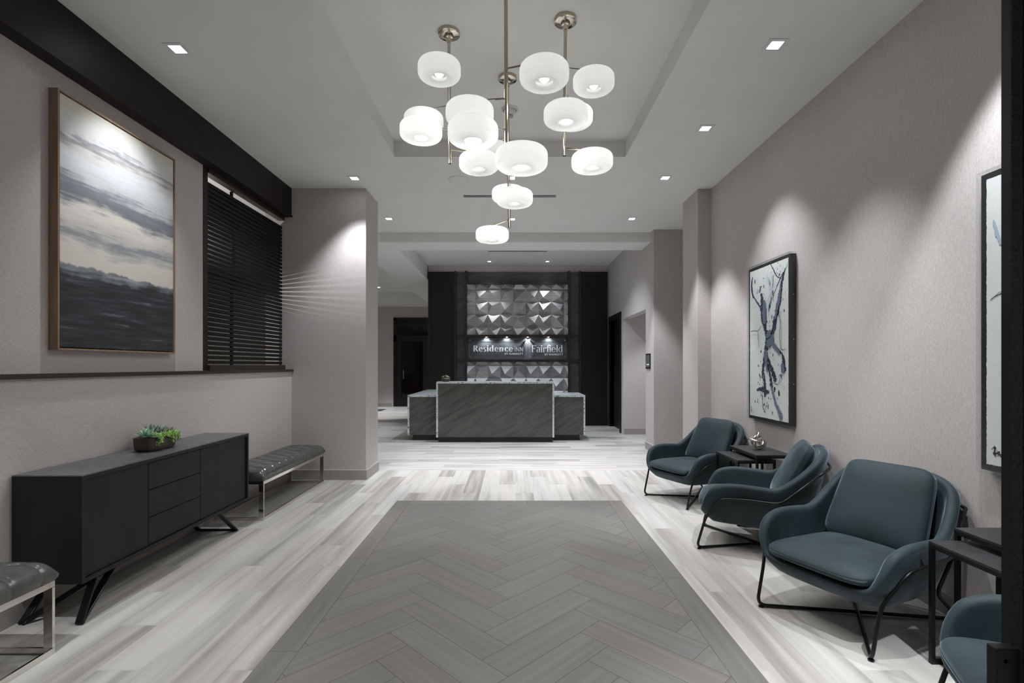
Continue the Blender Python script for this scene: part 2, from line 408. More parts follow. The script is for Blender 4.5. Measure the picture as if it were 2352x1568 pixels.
# baseboards
def baseb(name, segs):
    mb = MB(); cp = MB()
    for (x0, x1, y0, y1) in segs:
        mb.box(x0, x1, y0, y1, 0, .118)
        cp.box(x0, x1, y0, y1, .118, .124)
    o = struct(name, mb, M_base); cp.build('cap', M_basecap, o); return o
t = .012
baseb('baseboard_left', [(XL, XL+t, -2, YCOL-t)])
baseb('baseboard_pier_left', [(XL+t, -1.79+t, YCOL-t, YCOL), (-1.79, -1.79+t, YCOL, 6.68+t)])
baseb('baseboard_right', [(XR-t, XR, -2, 6.15-t)])
baseb('baseboard_pier_right', [(2.283-t, XR-t, 6.15-t, 6.15), (2.283-t, 2.283, 6.15, 6.69)])
baseb('baseboard_rear_right', [(2.262-t, 2.9, 7.99-t, 7.99), (2.262-t, 2.262, 7.99, 8.47), (2.285, 3.9, 10.2-t, 10.2)])
baseb('baseboard_lobby', [(-6.2, -4.12, 17.1-t, 17.1)])
# dark bulkhead board, ledge
mb = MB().box(-2.80, XL, -2, YCOL, 3.235, ZC); mb.box(-2.80, XL+.012, -2, YCOL, 3.215, 3.235)
struct('trim_1', mb, M_dark)
mb = MB().box(-2.86, -2.675, -2, YCOL, 1.325, 1.353)
struct('trim_2', mb, M_ledge, bevel=.002)
# ------------------------------------------------------------------ slatted screen in the opening
sc = thing('slatted_screen', (-2.83, 5.33, 1.353), 'black horizontal slat screen filling the opening beside the large painting', 'screen')
mb = MB().box(-2.86, -2.775, 4.60, YCOL, 1.353, 1.405); mb.build('sill_rail', M_ledge, sc, bevel=.002)
mb = MB().box(-2.86, -2.785, 4.60, YCOL, 3.17, 3.214); mb.build('head_rail', M_ledge, sc, bevel=.002)
mb = MB().box(-2.855, -2.795, 4.537, 4.60, 1.353, 3.214); mb.build('end_post', M_darkv, sc)
z = 1.43; k = 0
proto = None
while z < 3.10:
    if proto is None:
        proto = MB().box(-2.860, -2.815, 4.60, YCOL-.004, 1.43-.0155, 1.43+.0155).build('slat', M_slat, sc)
    else:
        c = proto.copy(); COL.objects.link(c); c.parent = sc; c.location.z = z-1.43
    z += .0447
mb = MB().box(-2.875, -2.857, 5.10, 5.13, 1.405, 3.17); mb.build('spacer_post', M_slat, sc)
# lobby glimpsed through the slats
cu = thing('curtain', (-5.9, 9.5, 0), 'pale pleated curtain glimpsed through the slat screen', 'curtain')
mb = MB(); mb.grid(lambda u, v: (-5.9+.05*math.sin(u*2*PI*26), 7.5+4.5*u, .05+3.2*v), 260, 2)
mb.build('fabric', noisy('curtain_cloth', (.40,.36,.31), (.48,.44,.39), (2,2,2), .9), cu, smooth=True)
sf = thing('lounge_sofa', (-4.9, 8.8, 0), 'dark red lounge sofa behind the slat screen', 'sofa')
M_red = mat('dark_red_cloth', (.10,.015,.012), .8)
MB().box(-5.2, -4.6, 8.0, 9.6, .12, .45).build('seat', M_red, sf, bevel=.03)
MB().box(-5.4, -5.2, 8.0, 9.6, .12, .95).build('backrest', M_red, sf, bevel=.03)
MB().box(-5.3, -4.7, 8.05, 9.55, 0, .12).build('plinth', M_black, sf)

# ------------------------------------------------------------------ feature wall behind desk
YF = 11.67; PX = YF/F
def wx(px): return (px-CX)*PX
def wz(py): return H+(CY-py)*PX
fw = struct('wall_feature', MB().box(wx(985), wx(1396)-.005, YF+.03, 11.75, 0, wz(624)), M_slate)
MB().box(wx(985), wx(1045), YF-.005, YF+.03, 0, wz(624)).build('wood_panel', M_darkv, fw)
MB().box(wx(1332.5), wx(1396)-.006, YF-.005, YF+.03, 0, wz(624)).build('wood_panel', M_darkv, fw)
MB().box(wx(983.5), wx(985), YF-.02, 11.75, 0, wz(624)).build('edge_trim', M_mull, fw)
for a, b in ((1044,1047.6),(1068,1073.4),(1304,1309.2),(1330,1333.4)):
    MB().box(wx(a), wx(b), YF-.06, YF+.03, 0, wz(623)).build('mullion', M_mull, fw)
for a, b in ((654,647.8),(774,768.8),(830.8,825.8)):
    MB().box(wx(1073.4), wx(1304), YF-.09, YF+.03, wz(a), wz(b)).build('mullion', M_mull, fw)
for a, b in ((774,768.8),(830.8,825.8)):
    for p, q in ((1047.6,1068),(1309.2,1330)):
        MB().box(wx(p), wx(q), YF-.035, YF+.03, wz(a), wz(b)).build('mullion', M_mull, fw)
def pyramid(x0, x1, z0, z1):
    mb = MB(); per = .2963; gx = wx(1091.4); gz = wz(663.75)
    rnd = random.Random(3)
    i0 = int(math.floor((x0-gx)/per)); i1 = int(math.ceil((x1-gx)/per)); j0 = int(math.floor((z0-gz)/per)); j1 = int(math.ceil((z1-gz)/per))
    for i in range(i0, i1):
        for j in range(j0, j1):
            ax, az = gx+i*per, gz+j*per
            r = rnd.random(); fx, fz = (1/3, 1/3) if r < .62 else ((2/3, 1/3) if r < .8 else (1/3, 2/3))
            P = [(ax,az,0), (ax+per,az,0), (ax+per,az+per,0), (ax,az+per,0)]; A = (ax+fx*per, az+fz*per, .098)
            for q in range(4):
                tri = [P[q], P[(q+1)%4], A]
                # clip in (x,z) with depth carried
                poly = [(a[0], a[1], a[2], 0) for a in tri]
                poly = clip_poly(poly, x0, x1, z0, z1)
                if len(poly) >= 3: mb.add([(a[0], YF+.03-a[2]-.002, a[1]) for a in poly], [tuple(range(len(poly)))], None, rnd.random())
    return mb
M_pyr2 = mat('pewter_facets', (.3,.3,.3), .40, .5)
at = N(M_pyr2, 'ShaderNodeAttribute'); at.attribute_name = 'tile'
mp = vecmap(M_pyr2, (1.5,1.5,110)); nz = N(M_pyr2, 'ShaderNodeTexNoise'); nz.inputs['Scale'].default_value = 1; L(M_pyr2, mp, 0, nz, 'Vector')
ad = N(M_pyr2, 'ShaderNodeMath'); ad.operation = 'MULTIPLY_ADD'; L(M_pyr2, at, 'Fac', ad, 0); ad.inputs[1].default_value = .5; L(M_pyr2, nz, 0, ad, 2)
r = ramp(M_pyr2, [(.35, (.22,.22,.23)), (1.0, (.56,.55,.55))]); L(M_pyr2, ad, 0, r, 0); L(M_pyr2, r, 0, bsdf(M_pyr2), 'Base Color')
pyramid(wx(1073.4), wx(1304), wz(768.8), wz(654)).build('tile_panel', M_pyr2, fw)
pyramid(wx(1073.4), wx(1304), .55, wz(830.8)).build('tile_panel', M_pyr2, fw)

# ------------------------------------------------------------------ lettering
def ring(cx, cy, rx, ry, tx, ty, a0, a1, n=26):
    out = []; inn = []
    for k in range(n+1):
        a = math.radians(a0+(a1-a0)*k/n)
        out.append((cx+rx*math.cos(a), cy+ry*math.sin(a))); inn.append((cx+(rx-tx)*math.cos(a), cy+(ry-ty)*math.sin(a)))
    return [[out[k], out[k+1], inn[k+1], inn[k]] for k in range(n)]
def rc(x0, y0, x1, y1): return [[(x0,y0),(x1,y0),(x1,y1),(x0,y1)]]
def ln(x0, y0, x1, y1, w):
    d = math.hypot(x1-x0, y1-y0); nx, ny = -(y1-y0)/d*w/2, (x1-x0)/d*w/2
    return [[(x0+nx,y0+ny),(x1+nx,y1+ny),(x1-nx,y1-ny),(x0-nx,y0-ny)]]
def serif_glyph(c, b):
    t = .045; X = .70
    def stem(x, y0, y1, top=True, bot=True):
        s = rc(x, y0, x+b, y1)
        if bot: s += rc(x-.06, y0, x+b+.06, y0+t)
        if top: s += rc(x-.07, y1-t, x+b, y1)
        return s
    if c == 'R': return stem(.07,0,1)+ring(b+.12,.74,.33,.26,b*.95,t,-90,90)+rc(.07,1-t,b+.13,1)+rc(.07,.48,b+.13,.48+t)+ln(b+.17,.48,b+.50,.03,b*.95)+rc(b+.40,0,b+.62,t), b+.62
    if c == 'F': return stem(.07,0,1)+rc(.07,1-t,.62,1)+rc(.60,.80,.62+t*.3,1)+rc(.07,.49,.45,.49+t)+rc(.44,.42,.47,.60), .62
    if c == 'e': return ring(.33,.35,.31,.36,b*.95,t,20,325)+rc(.10,.36,.60,.36+t)+ring(.33,.35,.31,.36,b*.7,t,0,22), .67
    if c == 'c': return ring(.33,.35,.31,.36,b*.95,t,45,325)+ring(.50,.55,.08,.08,.08,.08,0,360,12), .62
    if c == 's': return ring(.24,.53,.19,.18,b*.7,t*1.3,40,270)+ring(.25,.175,.20,.19,b*.8,t*1.3,-150,90), .50
    if c == 'i': return stem(.07,0,X)+ring(.07+b/2,.92,.085,.085,.085,.085,0,360,14), b+.16
    if c == 'r': return stem(.07,0,X)+ring(b+.22,.48,.20,.22,b*.6,t*1.6,50,170)+ring(b+.30,.60,.08,.08,.08,.08,0,360,12), b+.40
    if c == 'n': return stem(.07,0,X)+ring(b*.5+.33,.42,.26+b*.1,.29,b,t*1.3,0,150)+stem(.32+b*.6+.0,0,.44,False), b+.62
    if c == 'd': return ring(.33,.35,.31,.36,b*.95,t,60,300)+stem(.44,0,1.04), .46+b+.10
    if c == 'l': return stem(.07,0,1.04), b+.16
    if c == 'f': return stem(.10,0,.86,False)+ring(b+.25,.84,.25,.22,b*.9,t*1.4,45,180)+rc(-.02,X-t,b+.28,X), b+.24
    if c == 'a': return ring(.28,.46,.24,.25,b*.9,t*1.3,0,150)+rc(.52-b,.06,.52,.48)+ring(.27,.19,.22,.20,b*.8,t,80,300)+rc(.48,0,.62,t), .62
    return [], .3
def sans_glyph(c, b):
    if c == 'I': return rc(.05,0,.05+b,1), b+.10
    if c == 'i': return rc(.05,0,.05+b,.95)+ring(.05+b/2,1.22,.07,.07,.07,.07,0,360,12), b+.12
    if c == 'N': return rc(.05,0,.05+b,1)+rc(.70-b,0,.70,1)+ln(.05+b/2,1,.70-b/2,0,b), .76
    if c == 'M': return rc(.05,0,.05+b,1)+rc(.85-b,0,.85,1)+ln(.05+b/2,1,.45,.25,b)+ln(.45,.25,.85-b/2,1,b), .94
    if c == 'B': return rc(.05,0,.05+b,1)+ring(.30,.74,.30,.26,b,b,-90,90)+ring(.32,.27,.33,.27,b,b,-90,90)+rc(.05,1-b,.30,1)+rc(.05,0,.32,b)+rc(.05,.5-b/2,.32,.5+b/2), .70
    if c == 'Y': return ln(.04,1,.36,.45,b)+ln(.68,1,.36,.45,b)+rc(.36-b/2,0,.36+b/2,.5), .72
    if c == 'A': return ln(.06,0,.40,1,b)+ln(.74,0,.40,1,b)+rc(.2,.28,.6,.28+b), .80
    if c == 'R': return rc(.05,0,.05+b,1)+ring(.30,.72,.32,.28,b,b,-90,90)+rc(.05,1-b,.30,1)+rc(.05,.44,.30,.44+b)+ln(.32,.46,.60,0,b), .70
    if c == 'O': return ring(.46,.5,.43,.5,b,b,0,360), .94
    if c == 'T': return rc(.0,1-b,.66,1)+rc(.33-b/2,0,.33+b/2,1), .68
    return [], .35
def letters(parent, s, fn, b, x0, x1, z0, hgt, y, depth, track=.05):
    gl = []; X = 0
    for ch in s:
        polys, adv = fn(ch, b); gl.append((X, polys)); X += adv+track
    X -= track; sx = (x1-x0)/X
    for gx, polys in gl:
        if not polys: continue
        mb = MB()
        for p in polys:
            P = [(x0+(gx+a)*sx, z0+c*hgt) for a, c in p]; n = len(P)
            ar = sum(P[i][0]*P[(i+1)%n][1]-P[(i+1)%n][0]*P[i][1] for i in range(n))
            if ar < 0: P = P[::-1]
            vs = [(a, y, c) for a, c in P]+[(a, y+depth, c) for a, c in P]
            fs = [tuple(range(n)), tuple(range(2*n-1, n-1, -1))]+[(k, n+k, n+(k+1)%n, (k+1)%n) for k in range(n)]
            mb.add(vs, fs)
        mb.build('letter', M_letter, parent)
YS = YF-.045
def sign(label, x0, x1, z0, z1, fill, studs):
    s = thing('sign', ((x0+x1)/2, YS, z0), label, 'sign', 'clear signs behind the desk')
    MB().box(x0, x1, YS, YS+.008, z0, z1).build('panel', M_acry, s)
    mb = MB(); e_ = .0035; mb.box(x0-e_, x0, YS, YS+.008, z0, z1).box(x1, x1+e_, YS, YS+.008, z0, z1).box(x0-e_, x1+e_, YS, YS+.008, z1, z1+e_).box(x0-e_, x1+e_, YS, YS+.008, z0-e_, z0)
    mb.build('edge_glint', M_edge, s)  # thin strips whose colour imitates bright glints on the panel's rim
    for nm_, args in fill:
        letters(s, *args)
    for (a, b) in studs:
        m_ = MB(); m_.lathe([(0,-.012),(.011,-.012),(.011,.055),(0,.055)], (a, YS, b), 12, Matrix.Rotation(-PI/2, 4, 'X')); m_.build('standoff', M_alu, s, smooth=True, angle=40)
    return s
yy_ = YS-.008
fill_res = (('brand_lettering', ('Residence', serif_glyph, .20, wx(1087), wx(1178.5), wz(807.2), .142, yy_, .006, .03)),
            ('inn_lettering', ('iNN', sans_glyph, .085, wx(1182), wx(1201.6), wz(807.2), .100, yy_, .006, .12)),
            ('byline_lettering', ('BY MARRIOTT', sans_glyph, .17, wx(1159), wx(1201.6), wz(814.4), .043, yy_, .006, .10)))
fill_fair = (('brand_lettering', ('Fairfield', serif_glyph, .115, wx(1221), wx(1292.8), wz(808.6), .160, yy_, .006, .02)),
             ('byline_lettering', ('BY MARRIOTT', sans_glyph, .17, wx(1250.5), wx(1293.2), wz(816), .043, yy_, .006, .10)))
sign('clear acrylic sign with bold serif Residence INN lettering', wx(1078.2), wx(1208.6), wz(821), wz(778.5), fill_res,
     [(wx(a), wz(b)) for a, b in ((1080.8,781.5),(1080.8,818.3),(1207,818.3),(1207,781.5))])
sign('clear acrylic sign with light serif Fairfield lettering', wx(1216.6), wx(1299), wz(821), wz(778.5), fill_fair,
     [(wx(a), wz(b)) for a, b in ((1217.8,781.5),(1217.8,818.3),(1296,818.3),(1296,781.5))])

# ------------------------------------------------------------------ lights
def spot(parent, loc, energy, size=1.5, blend=.5, aim=None, col=(.93,.965,1.0), rad=.04):
    d = bpy.data.lights.new('lamp', 'SPOT'); d.energy = energy*SPOT; d.spot_size = size; d.spot_blend = blend; d.color = col; d.shadow_soft_size = rad
    o = bpy.data.objects.new('lamp', d); link(o, parent); o.location = Vector(loc)-rootloc(parent)
    if aim is not None:
        o.rotation_euler = (Vector(aim)-Vector(loc)).to_track_quat('-Z', 'Y').to_euler()
    return o
def trim_frame(mb, x, y, z, a, b):
    mb.box(x-a, x+a, y-a, y-b, z-.004, z).box(x-a, x+a, y+b, y+a, z-.004, z).box(x-a, x-b, y-b, y+b, z-.004, z).box(x+b, x+a, y-b, y+b, z-.004, z)
def downlight(x, y, z, label, e=150, size=1.18, blend=.45, aim=None, group='square recessed ceiling lights', a=.066, b=.040, lamp_col=(.93,.965,1.0)):
    o = thing('downlight', (x, y, z), label, 'ceiling light', group)
    mb = MB(); trim_frame(mb, x, y, z, a, b); mb.build('trim_frame', M_white, o)
    MB().box(x-b, x+b, y-b, y+b, z-.0035, z-.0015).build('lens', M_lens, o)
    if e: spot(o, (x, y, z-.03), e, size, blend, aim if aim else (x, y, 0), lamp_col)
    return o
E = 100
downlight(-2.29, 3.43, ZC, 'square recessed ceiling light above the large abstract painting', 42, 1.3, 1.0, (-2.80, 3.6, 1.4))
downlight(1.78, 3.387, ZC, 'nearest recessed ceiling light on the right side of the ceiling', 78, 1.25, .8)
downlight(1.767, 4.578, ZC, 'second nearest recessed ceiling light on the right side', 50, 1.2, .9, (2.40, 4.50, 1.2))
downlight(1.77, 5.784, ZC, 'recessed ceiling light on the right just before the wall pier', E)
downlight(-1.825, 5.798, ZC, 'recessed ceiling light in front of the left wall pier', 62, 1.5, .7)
downlight(-1.82, 7.40, ZC, 'recessed ceiling light behind the left pier near the ceiling beam', E)
downlight(1.77, 7.40, ZC, 'recessed ceiling light behind the right pier near the ceiling beam', E)
downlight(-.01, 5.79, ZC, 'recessed ceiling light seen just under the lowest big pendant shade', E)
downlight(0.0, 7.42, ZC, 'recessed ceiling light beside the lowest tip of the pendant rods', E)
downlight(-4.0, 15.0, ZT+.01, 'small recessed ceiling light over the far left lobby', 300)
downlight(-4.3, 10.5, ZT+.01, 'recessed ceiling light deep in the left lobby', 130)
# unseen recessed lights added by guess to light the near room and lobby
for (x, y, aim_, e_, lab) in ((1.78, 2.1, (2.445, 2.2, 1.7), 85, 'unseen recessed light added over the picture by the black door edge'),
                        (1.78, .8, None, 175, 'unseen recessed light added to brighten the cut off armchair'),
                        (-2.0, 1.2, (-2.3, 1.3, 0), 95, 'unseen recessed light added over the cut off bench'),
                        (0, .4, None, 45, 'unseen recessed light added straight above the entrance'),
                        (-4.3, 8.6, None, 18, 'unseen recessed light added to the left lobby behind the slats')):
    downlight(x, y, ZC, lab, e_, 1.1, .45, aim_)
downlight(3.1, 9.3, 2.65, 'recessed light of the side passage by the wooden door', 30, 1.9, .6)
downlight(-.8, 8.95, ZT+.01, 'unseen recessed light added behind the beam to brighten the desk area', 100, 2.1, .9, (-.8,8.95,0), lamp_col=(.80,.88,1))  # first of a pair added out of view for more light around the desk
downlight(1.0, 8.95, ZT+.01, 'second unseen recessed light added behind the beam, nearest the side passage', 100, 2.1, .9, (1.0,8.95,0), lamp_col=(.80,.88,1))  # second of the added pair, also out of view
def can(x, y, z, label, e):
    o = thing('downlight', (x, y, z), label, 'ceiling light', 'round lights over the feature wall')
    MB().lathe([(.036,-.001),(.055,-.001),(.055,-.005),(.036,-.005)], (x,y,z), 24).build('trim_ring', M_white, o, smooth=True)
    MB().lathe([(.036,-.003),(0.0001,-.003)], (x,y,z), 24).build('lens', M_lens, o)
    spot(o, (x, y, z-.03), e, 1.35, 1.0, (x, 11.66, 1.2), rad=.02)
can(-.51, 11.27, ZT+.01, 'left round ceiling light over the feature wall', 13)
can(.796, 11.27, ZT+.01, 'right round ceiling light over the feature wall', 13)
for k, (px, nm) in enumerate(((1117.5,'leftmost tiny light above the Residence lettering'),(1164.2,'tiny light above the middle of the Residence sign'),(1211.6,'tiny light over the gap between the two signs'),(1259,'rightmost tiny light above the Fairfield lettering'))):
    x = wx(px); z = wz(774)
    o = thing('sign_light', (x, YF-.074, z), nm, 'light', 'tiny lights over the signs')
    MB().lathe([(0.0001,-.006),(.014,-.006),(.016,0)], (x, YF-.074, z), 16).build('lens', M_lens, o)
    spot(o, (x, YF-.074, z-.012), 8, 2.6, .5, (x, YF-.05, z-1), rad=.012)
# lobby lamp whose light rakes through the slats
o = thing('lobby_pendant', (-3.75, 5.55, 2.3), 'small globe pendant behind the slat screen', 'light')
MB().lathe([(.0001,-.06),(.035,-.05),(.06,0),(.035,.05),(.0001,.06)], (-3.75,5.55,2.3), 20).build('globe', M_bulb, o, smooth=True)
MB().tube([(-3.75,5.55,2.36),(-3.75,5.55,ZC)], .006).build('rod', M_nickel, o)
d = bpy.data.lights.new('lamp', 'POINT'); d.energy = 17; d.shadow_soft_size = .022; d.color = (1,.96,.9)
lo = bpy.data.objects.new('lamp', d); link(lo, o); lo.location = (.08, 0, .0)

# ------------------------------------------------------------------ pendants (four rods, sixteen shades)
def shade_profile():
    R, hh, c = .14, .105, .034; out = [(.0001, hh), (R-c-.01, hh)]
    for k in range(0, 7):
        a = PI/2*(1-k/6); out.append((R-c+c*math.cos(a), hh-c+c*math.sin(a)))
    for k in range(0, 7):
        a = -PI/2*(k/6); out.append((R-c+c*math.cos(a), c+c*math.sin(a)))
    out += [(.056, .0), (.050, .003), (.049, .014), (.053, .030)]
    return out
shade_mb = MB().lathe(shade_profile(), (0,0,0), 48)
shade_me = shade_mb.build('tmp_shade', M_shade, smooth=True, world=False).data
bulb_mb = MB().lathe([(.0001,-.030),(.016,-.026),(.027,-.014),(.031,0),(.027,.014),(.018,.028),(.013,.045),(.0001,.045)], (0,0,0), 20)
bulb_me = bulb_mb.build('tmp_bulb', M_bulb, smooth=True, world=False).data
for n_ in ('tmp_shade', 'tmp_bulb'): bpy.data.objects.remove(bpy.data.objects[n_])
bl = bpy.data.lights.new('lamp', 'POINT'); bl.energy = .46; bl.shadow_soft_size = .03; bl.color = (1,1,.98)
bd_ = bpy.data.lights.new('lamp', 'SPOT'); bd_.energy = 6.5; bd_.spot_size = 2.75; bd_.spot_blend = 1.0; bd_.shadow_soft_size = .045; bd_.color = (1,.985,.96)
def zb(y1, Y): return H+(CY-y1)*(Y+.112)/F
def pendant(label, top, bot, shades):
    p = thing('pendant_light', (top[0], top[1], ZT), label, 'pendant light', 'branching rod pendants with drum shades')
    x, y = top[0], top[1]
    mb = MB().lathe([(.0001,0),(.075,0),(.075,-.022),(.068,-.026),(.032,-.028),(.030,-.045),(.018,-.050),(.016,-.075),(.0001,-.078)], (x,y,ZT), 36)
    mb.build('canopy', M_nickel, p, smooth=True, angle=35)
    MB().tube([(x,y,ZT-.05), bot], .0115, 14).build('rod', M_nickel, p, smooth=True, angle=40)
    for (sx, sy, z0) in shades:
        zt = z0+.105; ra = zt+.022
        tt = (ZT-ra)/(ZT-bot[2]); rx = x+(bot[0]-x)*tt; ry = y+(bot[1]-y)*tt
        MB().tube([(rx,ry,ra),(sx,sy,ra)], .0055, 8).build('arm', M_nickel, p, smooth=True, angle=40)
        MB().lathe([(.0001,.032),(.012,.032),(.014,.012),(.030,.004),(.030,-.001),(.0001,-.001)], (sx,sy,zt), 20).build('shade_cap', M_nickel, p, smooth=True, angle=35)
        s = bpy.data.objects.new('lamp_shade', shade_me); link(s, p); s.location = Vector((sx,sy,z0))-rootloc(p)
        b = bpy.data.objects.new('bulb', bulb_me); link(b, s); b.location = (0,0,.034)
        l_ = bpy.data.objects.new('lamp', bl); link(l_, s); l_.location = (0,0,.058)
        l2 = bpy.data.objects.new('lamp', bd_); link(l2, s); l2.location = (0,0,-.004)
def P(px, w_):                 # shade centre from its column and width in the picture
    Y = .28*F/w_; return ((px-CX)/F*Y, Y)
def sh(px, w_, y1=None, y0=None):
    X, Y = P(px, w_)
    if y1 is not None: return (X, Y, zb(y1, Y))
    return (X, Y, H+(CY-y0)*(Y-.115)/F-.105)
pendant('left hanging rod pendant with four frosted drum shades', (-.441, 3.50), (-.434, 3.50, 2.81),
        [sh(1009,98,201), sh(967,96.5,336), sh(973.5,90,None,243), sh(1100,91,405)])
pendant('right hanging rod pendant with four frosted drum shades', (.36, 3.37), (.352, 3.37, 2.81),
        [sh(1363.5,94.5,226), sh(1299.5,101.6,302), (.432,3.55,zb(303,3.55)), sh(1360,94.5,403)])
pendant('nearest hanging rod pendant, its rod running out of the top of the picture', (-.036, 2.90), (-.033, 2.90, 2.52),
        [sh(1250,114,216), sh(1079,110,None,216), sh(1086.5,116,346), sh(1198,120,406)])
pendant('rearmost and lowest hanging rod pendant, ending in a single small shade', (-.037, 4.05), (-.021, 4.05, 2.51),
        [sh(1182,84,481), (-.030,4.24,H+(CY-421)*4.125/F-.105), sh(1130.6,76,561), (-.15,4.15,H+(CY-319)*4.03/F-.105)])

# ------------------------------------------------------------------ ceiling bits
o = thing('ceiling_speaker', (-.63, 5.84, ZC), 'round flat white speaker grille in the ceiling', 'speaker')
MB().lathe([(.0001,-.006),(.104,-.006),(.108,-.003)], (-.63,5.84,ZC), 36).build('grille', M_ceil, o, smooth=True)
MB().lathe([(.108,-.003),(.116,-.009),(.120,0)], (-.63,5.84,ZC), 36).build('rim', M_white, o, smooth=True)
o = thing('smoke_detector', (-.02, 4.55, ZT), 'white round smoke detector on the raised ceiling behind the rods', 'smoke detector')
MB().lathe([(.078,0),(.078,-.008),(.064,-.012),(.062,-.016)], (-.02,4.55,ZT), 32).build('base_ring', M_white, o, smooth=True)
MB().lathe([(.055,-.012),(.052,-.045),(.034,-.060)], (-.02,4.55,ZT), 32).build('housing', M_white, o, smooth=True)
MB().lathe([(.034,-.060),(.030,-.072),(.0001,-.074)], (-.02,4.55,ZT), 24).build('sensor', M_base, o, smooth=True)
def slot(x0, x1, y, z, label):
    o = thing('air_slot', ((x0+x1)/2, y, z), label, 'vent', 'linear ceiling vents')
    MB().box(x0, x1, y-.045, y+.045, z-.003, z).build('frame', M_white, o)
    for dy in (-.022, .022):
        MB().box(x0+.01, x1-.01, y+dy-.012, y+dy+.012, z-.0045, z-.003).build('slot', M_black, o)
slot(-.63, .57, 6.41, ZC, 'long slim air slot in the main ceiling behind the pendants')
slot(-.50, .73, 10.25, ZT+.01, 'slim air slot in the ceiling above the reception desk')

# ------------------------------------------------------------------ reception desk
dk = thing('reception_desk', (-.3, 9.6, 0), 'long grey green stone reception desk with pale marble edges', 'reception desk')
def counter(x0, x1, y0, y1, z0, z1, th=.032, left=True, right=True, tk=(.05,.05), sx=True):
    o = MB().box(x0+(th if left else 0), x1-(th if right else 0), y0+.012, y1-.01, z0, z1-th).build('front_panel', M_stone, dk)
    MB().box(x0, x1, y0, y1, z1-.006, z1).build('counter_top', M_marbtop, dk)
    mb = MB().box(x0, x1, y0, y1-.002, z1-th, z1-.006)
    if left: mb.box(x0, x0+th, y0, y1-.002, z0-.005, z1-th)
    if right: mb.box(x1-th, x1, y0, y1-.002, z0-.005, z1-th)
    mb.build('marble_edge', M_marble, dk)
    MB().box(x0+tk[0], x1-tk[1], y0+.05, y1-.05, 0, z0).build('toe_kick', M_toe, dk)
counter(-1.378, .768, 9.10, 9.46, .097, 1.103, tk=(.035,.03))
counter(-1.947, -1.378, 9.33, 11.60, .105, .846, left=True, right=False, tk=(.09,.0))
counter(.768, 1.366, 9.33, 10.28, .105, .846, left=False, right=True, tk=(.0,.10))
MB().box(-1.378, .768, 9.46, 9.95, .70, .74).build('work_surface', M_marbtop, dk)
MB().box(-1.2, .6, 9.48, 9.9, .02, .70).build('inner_cabinet', M_board, dk)

# ------------------------------------------------------------------ succulents
def leaf(mb, base, yaw, pitch, ln_, wd, th=.25, n=6):
    M = Matrix.Translation(base) @ Matrix.Rotation(yaw, 4, 'Z') @ Matrix.Rotation(-pitch, 4, 'Y')
    vs = []; fs = []
    for i in range(n+1):
        t = i/n; w_ = wd*(math.sin(PI*min(1, t**.8*.97+.03))**.75)*.5+.0004; zc = ln_*.16*math.sin(t*PI*.6)*-1
        for (a, b) in ((-1,.12),(0,-th),(1,.12),(0,th*.5)):
            vs.append(M @ Vector((t*ln_, a*w_, zc*0 + b*w_ + t*t*ln_*.18)))
    for i in range(n):
        for k in range(4):
            k2 = (k+1) % 4; fs.append((i*4+k, i*4+k2, (i+1)*4+k2, (i+1)*4+k))
    mb.add(vs, fs)
def rosette(c, r, n, tilt0=.15, tilt1=1.25, wd=.34):
    mb = MB(); rnd = random.Random(int(c[0]*1000)+n)
    for i in range(n):
        t = i/n; leaf(mb, c, i*2.39996+rnd.random()*.2, tilt0+(tilt1-tilt0)*t, r*(1-.45*t)*(.9+.2*rnd.random()), r*wd*2*(1-.3*t)*.6)
    return mb
def sedum(pts, r=.006, n=10, rnd=random.Random(5)):
    mb = MB()
    for p in pts:
        for k in range(n):
            q = Vector(p)+Vector((rnd.uniform(-1,1), rnd.uniform(-1,1), rnd.uniform(-.7,1)))*.013
            leaf(mb, q, rnd.random()*6.3, rnd.uniform(-.3,1.2), r*2.0, r*1.1, .6, 3)
    return mb
def planter(loc, lx, ly, hh, label, cat, big=True):
    p = thing('succulent_planter', loc, label, cat)
    def prof(u, v):
        a = 2*PI*u; pw = .55
        cxx = math.copysign(abs(math.cos(a))**pw, math.cos(a)); sy = math.copysign(abs(math.sin(a))**pw, math.sin(a))
        if v < .15: k, z = .80*(v/.15), 0
        elif v < .35: t = (v-.15)/.2; k, z = .80+.17*math.sin(t*PI/2), hh*.30*(1-math.cos(t*PI/2))
        elif v < .8: t = (v-.35)/.45; k, z = .97+.03*t, hh*(.30+.70*t)
        else: t = (v-.8)/.2; k, z = 1-.06*min(1, t*2), hh-(0 if t < .5 else .02)
        k = max(k, .001)
        return (lx*k*cxx, ly*k*sy, z)
    MB().grid(prof, 48, 20).build('bowl', M_bronze, p, smooth=True, world=False)
    MB().lathe([(.0001, hh-.012), (1, hh-.012)], (0,0,0), 24, Matrix.Diagonal((lx*.93, ly*.93, 1, 1))).build('soil', M_soil, p, world=False)
    return p
bp = planter((-2.515, 3.53, .812), .070, .135, .088, 'oblong brown bowl of mixed succulents standing on the sideboard', 'potted plant')
def put(name, mb, m, p): return mb.build(name, m, p, smooth=True, world=False)
put('rosette', rosette((.02,-.105,.098), .085, 20, -.15, 1.2), M_succ, bp)
put('rosette', rosette((-.01,-.04,.095), .065, 14, .5, 1.35, .22), M_succ2, bp)
put('rosette', rosette((-.02,.00,.095), .105, 20, .45, 1.4, .20), M_succ2, bp)
put('rosette', rosette((.0,.05,.095), .085, 16, .3, 1.3, .22), M_succ2, bp)
put('rosette', rosette((.01,.115,.092), .075, 16, -.1, 1.0, .40), M_succ4, bp)
put('rosette', rosette((-.03,.145,.115), .040, 14, .1, 1.2), M_succ, bp)
pts = []
